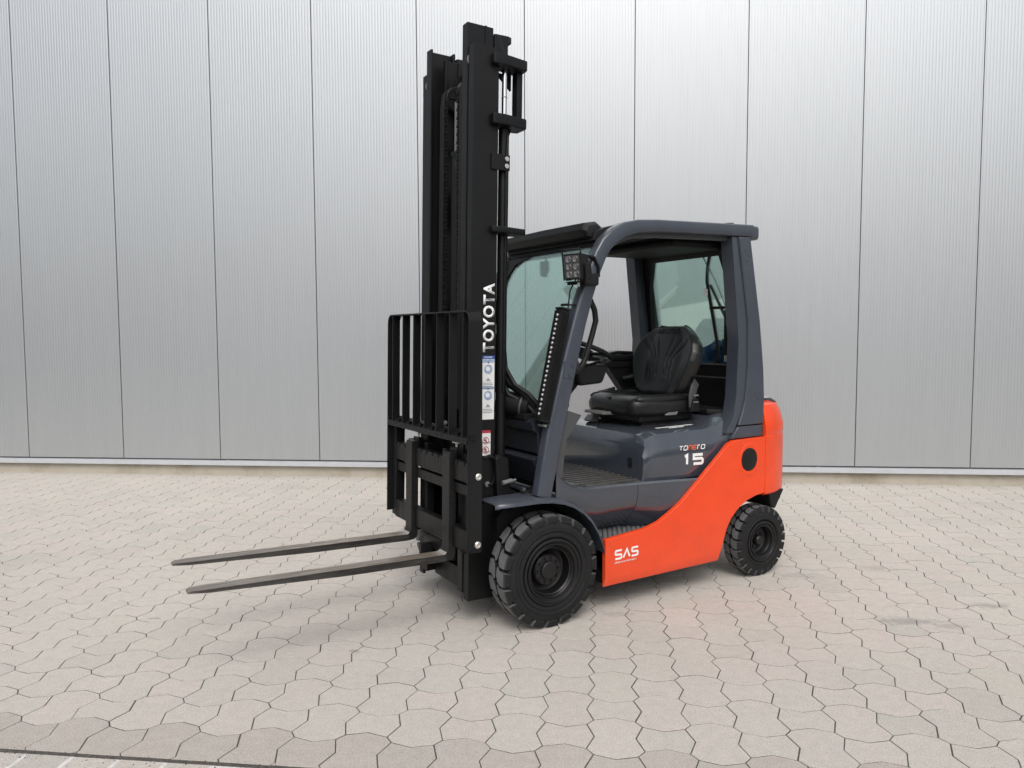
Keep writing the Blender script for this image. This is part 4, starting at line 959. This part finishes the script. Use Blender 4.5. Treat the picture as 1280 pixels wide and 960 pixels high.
# --- decals on the near mast channel (outer face y = .298)
def dec(name, x0, x1, z0, z1, mat, lift=.0006, parent=None):   # x0 = viewer left (larger x)
    y = .2981+lift
    return MB(TM).faces([(x0, y, z0), (x1, y, z0), (x1, y, z1), (x0, y, z1)], [(0, 1, 2, 3)]).build(name, mat, FK if parent is None else parent)
text('mast_lettering', 'TOYOTA', 'white', FK, TM @ frame((.2300, .2984, 1.405), (0, 0, 1), (1, 0, 0)), .350, .066, .034, 0, .0006, 1.16)
xl, xr = .3005, .2265
sticker = dec('warning_sticker', xl, xr, 1.062, 1.388, 'white', .0004)
dec('print', xl, xr, 1.370, 1.388, 'blue', .0009, sticker); dec('print', xl-.001, xr+.001, 1.352, 1.368, 'paleblue', .0009, sticker); dec('print', xl-.001, xr+.001, 1.216, 1.230, 'paleblue', .0009, sticker)
text('print', 'WARNING', 'white', sticker, TM @ frame((xl-.013, .2995, 1.3755), (-1, 0, 0), (0, 0, 1)), .047, .008, .02, 0, .0003)
for zc in (1.318, 1.184):
    MB(TM).lathe([(.0245, 0), (.0245, .0005), (0, .0005)], (.2625, .2990, zc), 24).build('print', 'paleblue', sticker)
    MB(TM).lathe([(.012, 0), (.012, .0005), (0, .0005)], (.2655, .2996, zc+.003), 16).build('print', 'white', sticker)
    MB(TM).prism([(.2625, zc+.029), (.2565, zc+.038), (.2685, zc+.038)], 'y', .2990, .2995).build('print', 'black_print', sticker)
    MB(TM).prism([(.2765, zc-.060), (.2465, zc-.060), (.2635, zc-.042)], 'y', .2988, .2991).build('print', 'silver' if 0 else 'greyprint', sticker)
    for r in range(4):
        z = zc-.068-.0085*r
        if zc > 1.2 or r < 3: dec('print', xl-.006, xr+.006+(.0 if r % 2 else .006), z-.004, z, 'greyprint', .0009, sticker)
st2 = dec('hazard_sticker', .2970, .2440, .876, 1.006, 'white', .0004)
dec('print', .2970, .2440, .992, 1.006, 'red', .0009, st2)
for zc in (.953, .905):
    mb = MB(TM); mb.loft([[(.2725+r*cos(2*pi*i/24), .2991+t, zc+r*sin(2*pi*i/24)) for i in range(24)] for r, t in ((.019, 0), (.019, .0003), (.0155, .0003), (.0155, 0))], caps=False); mb.build('print', 'red', st2)
    MB(TM).box(.2655, .2835, .2990, .2993, zc-.012, zc-.008).box(.2695, .2735, .2990, .2993, zc-.010, zc+.012).box(.2735, .2835, .2990, .2993, zc-.002, zc+.004).build('print', 'black_print', st2)
    MB(TM).prism([(.2855, zc+.012), (.2835, zc+.015), (.2585, zc-.012), (.2605, zc-.015)], 'y', .2995, .2998).build('print', 'red', st2)
    mb = MB(TM); mb.loft([[(.2520+r*cos(2*pi*i/16), .2991+t, zc-.010+r*sin(2*pi*i/16)) for i in range(16)] for r, t in ((.0055, 0), (.0055, .0003), (.0035, .0003), (.0035, 0))], caps=False); mb.build('print', 'black_print', st2)

# --- model lettering on the hood and side
yl = .4705
M_ = lambda x, z, up=(0, 0, 1): frame((x, yl, z), (-1, 0, -.02), (-.12, 0, 1))
def lett(s_, x, z, w, h, mat, par, y=None, bold=.012, shear=.25, slope=.0):
    y = yl if y is None else y
    return text('lettering', s_, mat, par, frame((x, y, z), (-1, 0, slope), (slope, 0, 1)), w, h, bold, shear, .0008)
GL = {'T': [[(0, 1), (1, 1)], [(.5, 1), (.5, 0)]], 'O': [[(.12, 0), (.88, 0), (1, .12), (1, .88), (.88, 1), (.12, 1), (0, .88), (0, .12), (.12, 0)]],
      'n': [[(0, 0), (0, .9), (.12, 1), (.88, 1), (1, .88), (1, 0)]], 'e': [[(1, 1), (.12, 1), (0, .88), (0, .12), (.12, 0), (1, 0)], [(0, .5), (.85, .5)]],
      'r': [[(0, 0), (0, .88), (.12, 1), (.8, 1)]], '1': [[(0, .86), (.42, 1), (.42, 0)]], '5': [[(1, 1), (.02, 1), (.02, .56), (.88, .56), (1, .44), (1, .12), (.88, 0), (0, 0)]],
      'S': [[(1, 1), (.1, 1), (0, .9), (0, .62), (.1, .52), (.9, .48), (1, .38), (1, .1), (.9, 0), (0, 0)]], 'A': [[(0, 0), (.5, 1), (1, 0)]]}
def letters(seq, x, y, z, gap, h, th, par, shear=0., slope=0., d=.0009):
    """seq: (glyph, width, material); drawn on a +Y facing plane, viewer's right is -X"""
    for g, w, mt in seq:
        mb = MB(); zz = z
        for line in GL[g]:
            P_ = [Vector((a*w, b*h)) for a, b in line]; L_, R_ = [], []
            for i, p in enumerate(P_):
                closed_ = P_[0] == P_[-1]
                a = P_[i-1] if i else (P_[-2] if closed_ else None); b = P_[i+1] if i < len(P_)-1 else (P_[1] if closed_ else None)
                d1 = (p-a).normalized() if a is not None else (b-p).normalized(); d2 = (b-p).normalized() if b is not None else d1
                n1 = Vector((-d1.y, d1.x)); n2 = Vector((-d2.y, d2.x)); m_ = (n1+n2)/max(.45, 1+n1.dot(n2))
                L_.append(p+m_*th/2); R_.append(p-m_*th/2)
            q = lambda v, t: (x-v.x-v.y*shear, y+t, zz+v.y-v.x*slope)
            mb.loft([[q(l_, 0), q(r_, 0), q(r_, d), q(l_, d)] for l_, r_ in zip(L_, R_)])
        mb.build('letter', mt, par, smooth=20); x -= w+gap; z -= (w+gap)*slope
W_, O_ = 'white', 'orange_print'
letters([('T', .027, W_), ('O', .026, W_), ('n', .026, O_), ('e', .026, O_), ('r', .020, W_), ('O', .027, W_)], -.912, yl, .8285, .0095, .023, .0050, HD, .18, .018)
letters([('1', .040, W_), ('5', .072, W_)], -.958, yl+.0002, .744, .028, .052, .0165, HD, .0, .03)
yo = .5226
letters([('S', .042, W_), ('A', .044, W_), ('S', .042, W_)], -.410, yo, .288, .014, .044, .0105, osd, .06, -.02)
text('lettering', 'SYSTEM OF ACTIVE STABILITY', 'white', osd, frame((-.407, yo, .262), (-1, 0, .02), (0, 0, 1)), .152, .009, .02, 0, .0006)
# white notice on hood top
MB().prism([(-.86, .435), (-1.13, .40), (-1.14, .425), (-1.06, .432), (-1.05, .445), (-.95, .452), (-.94, .44), (-.865, .447)], 'z', .9475, .9485)
MB().faces([(-.855, .325, .9468), (-1.14, .325, .9512), (-1.14, .352, .9512), (-.855, .352, .9468)], [(0, 1, 2, 3)]).build('notice', 'white', HD)
MB().faces([(-.93, .355, .9462), (-1.05, .355, .9482), (-1.05, .372, .9470), (-.93, .372, .9450)], [(0, 1, 2, 3)]).build('notice', 'white', HD)

# ------------------------------------------------------------------ made-up blue bundle, stand-in for an unidentified shape in the rear window
def bundle():
    C0 = FK.matrix_world
    mb = MB(Matrix.Translation((-.0708, 4.2874, 0)) @ Matrix.Rotation(pi+.5430, 4, 'Z'))
    rr2 = random.Random(5); rings = []; ny = 16
    for j in range(ny+1):
        t = j/ny; y = -.19+.53*t; hz = .395*(sin(pi*min(1, t*.85+.13)))**.45*(.86+.14*t)
        ring_ = []
        for k in range(20):
            a = 2*pi*k/20; rx = .075+.012*sin(3*a+5*t); zz = 1.082+hz/2+hz/2*sin(a)*(1+.05*sin(7*t*pi+k)); ring_.append((-1.655+rx*cos(a)*(1+.1*sin(9*t+2*a)), y, max(1.078, zz)))
        rings.append(ring_)
    mb.loft(rings); o = mb.build('canvas_bundle', 'cloth', None, smooth=60)
    tag(o, 'dark blue canvas bundle lying on the counterweight behind the rear window', 'canvas bundle')
    M0 = Matrix.Translation((-.0708, 4.2874, 0)) @ Matrix.Rotation(pi+.5430, 4, 'Z')
    for yy in (.235,): MB(M0).tube([(-1.60, yy, 1.10), (-1.572, yy, 1.20), (-1.566, yy+.01, 1.30), (-1.585, yy+.01, 1.40)], .006).build('strap', 'slate', o)
    MB(M0).sweep([(-1.60, .06, 1.40), (-1.59, .19, 1.455), (-1.595, .31, 1.45)], .04, .04, .4).build('flap', 'cloth2', o, smooth=60)
bundle()
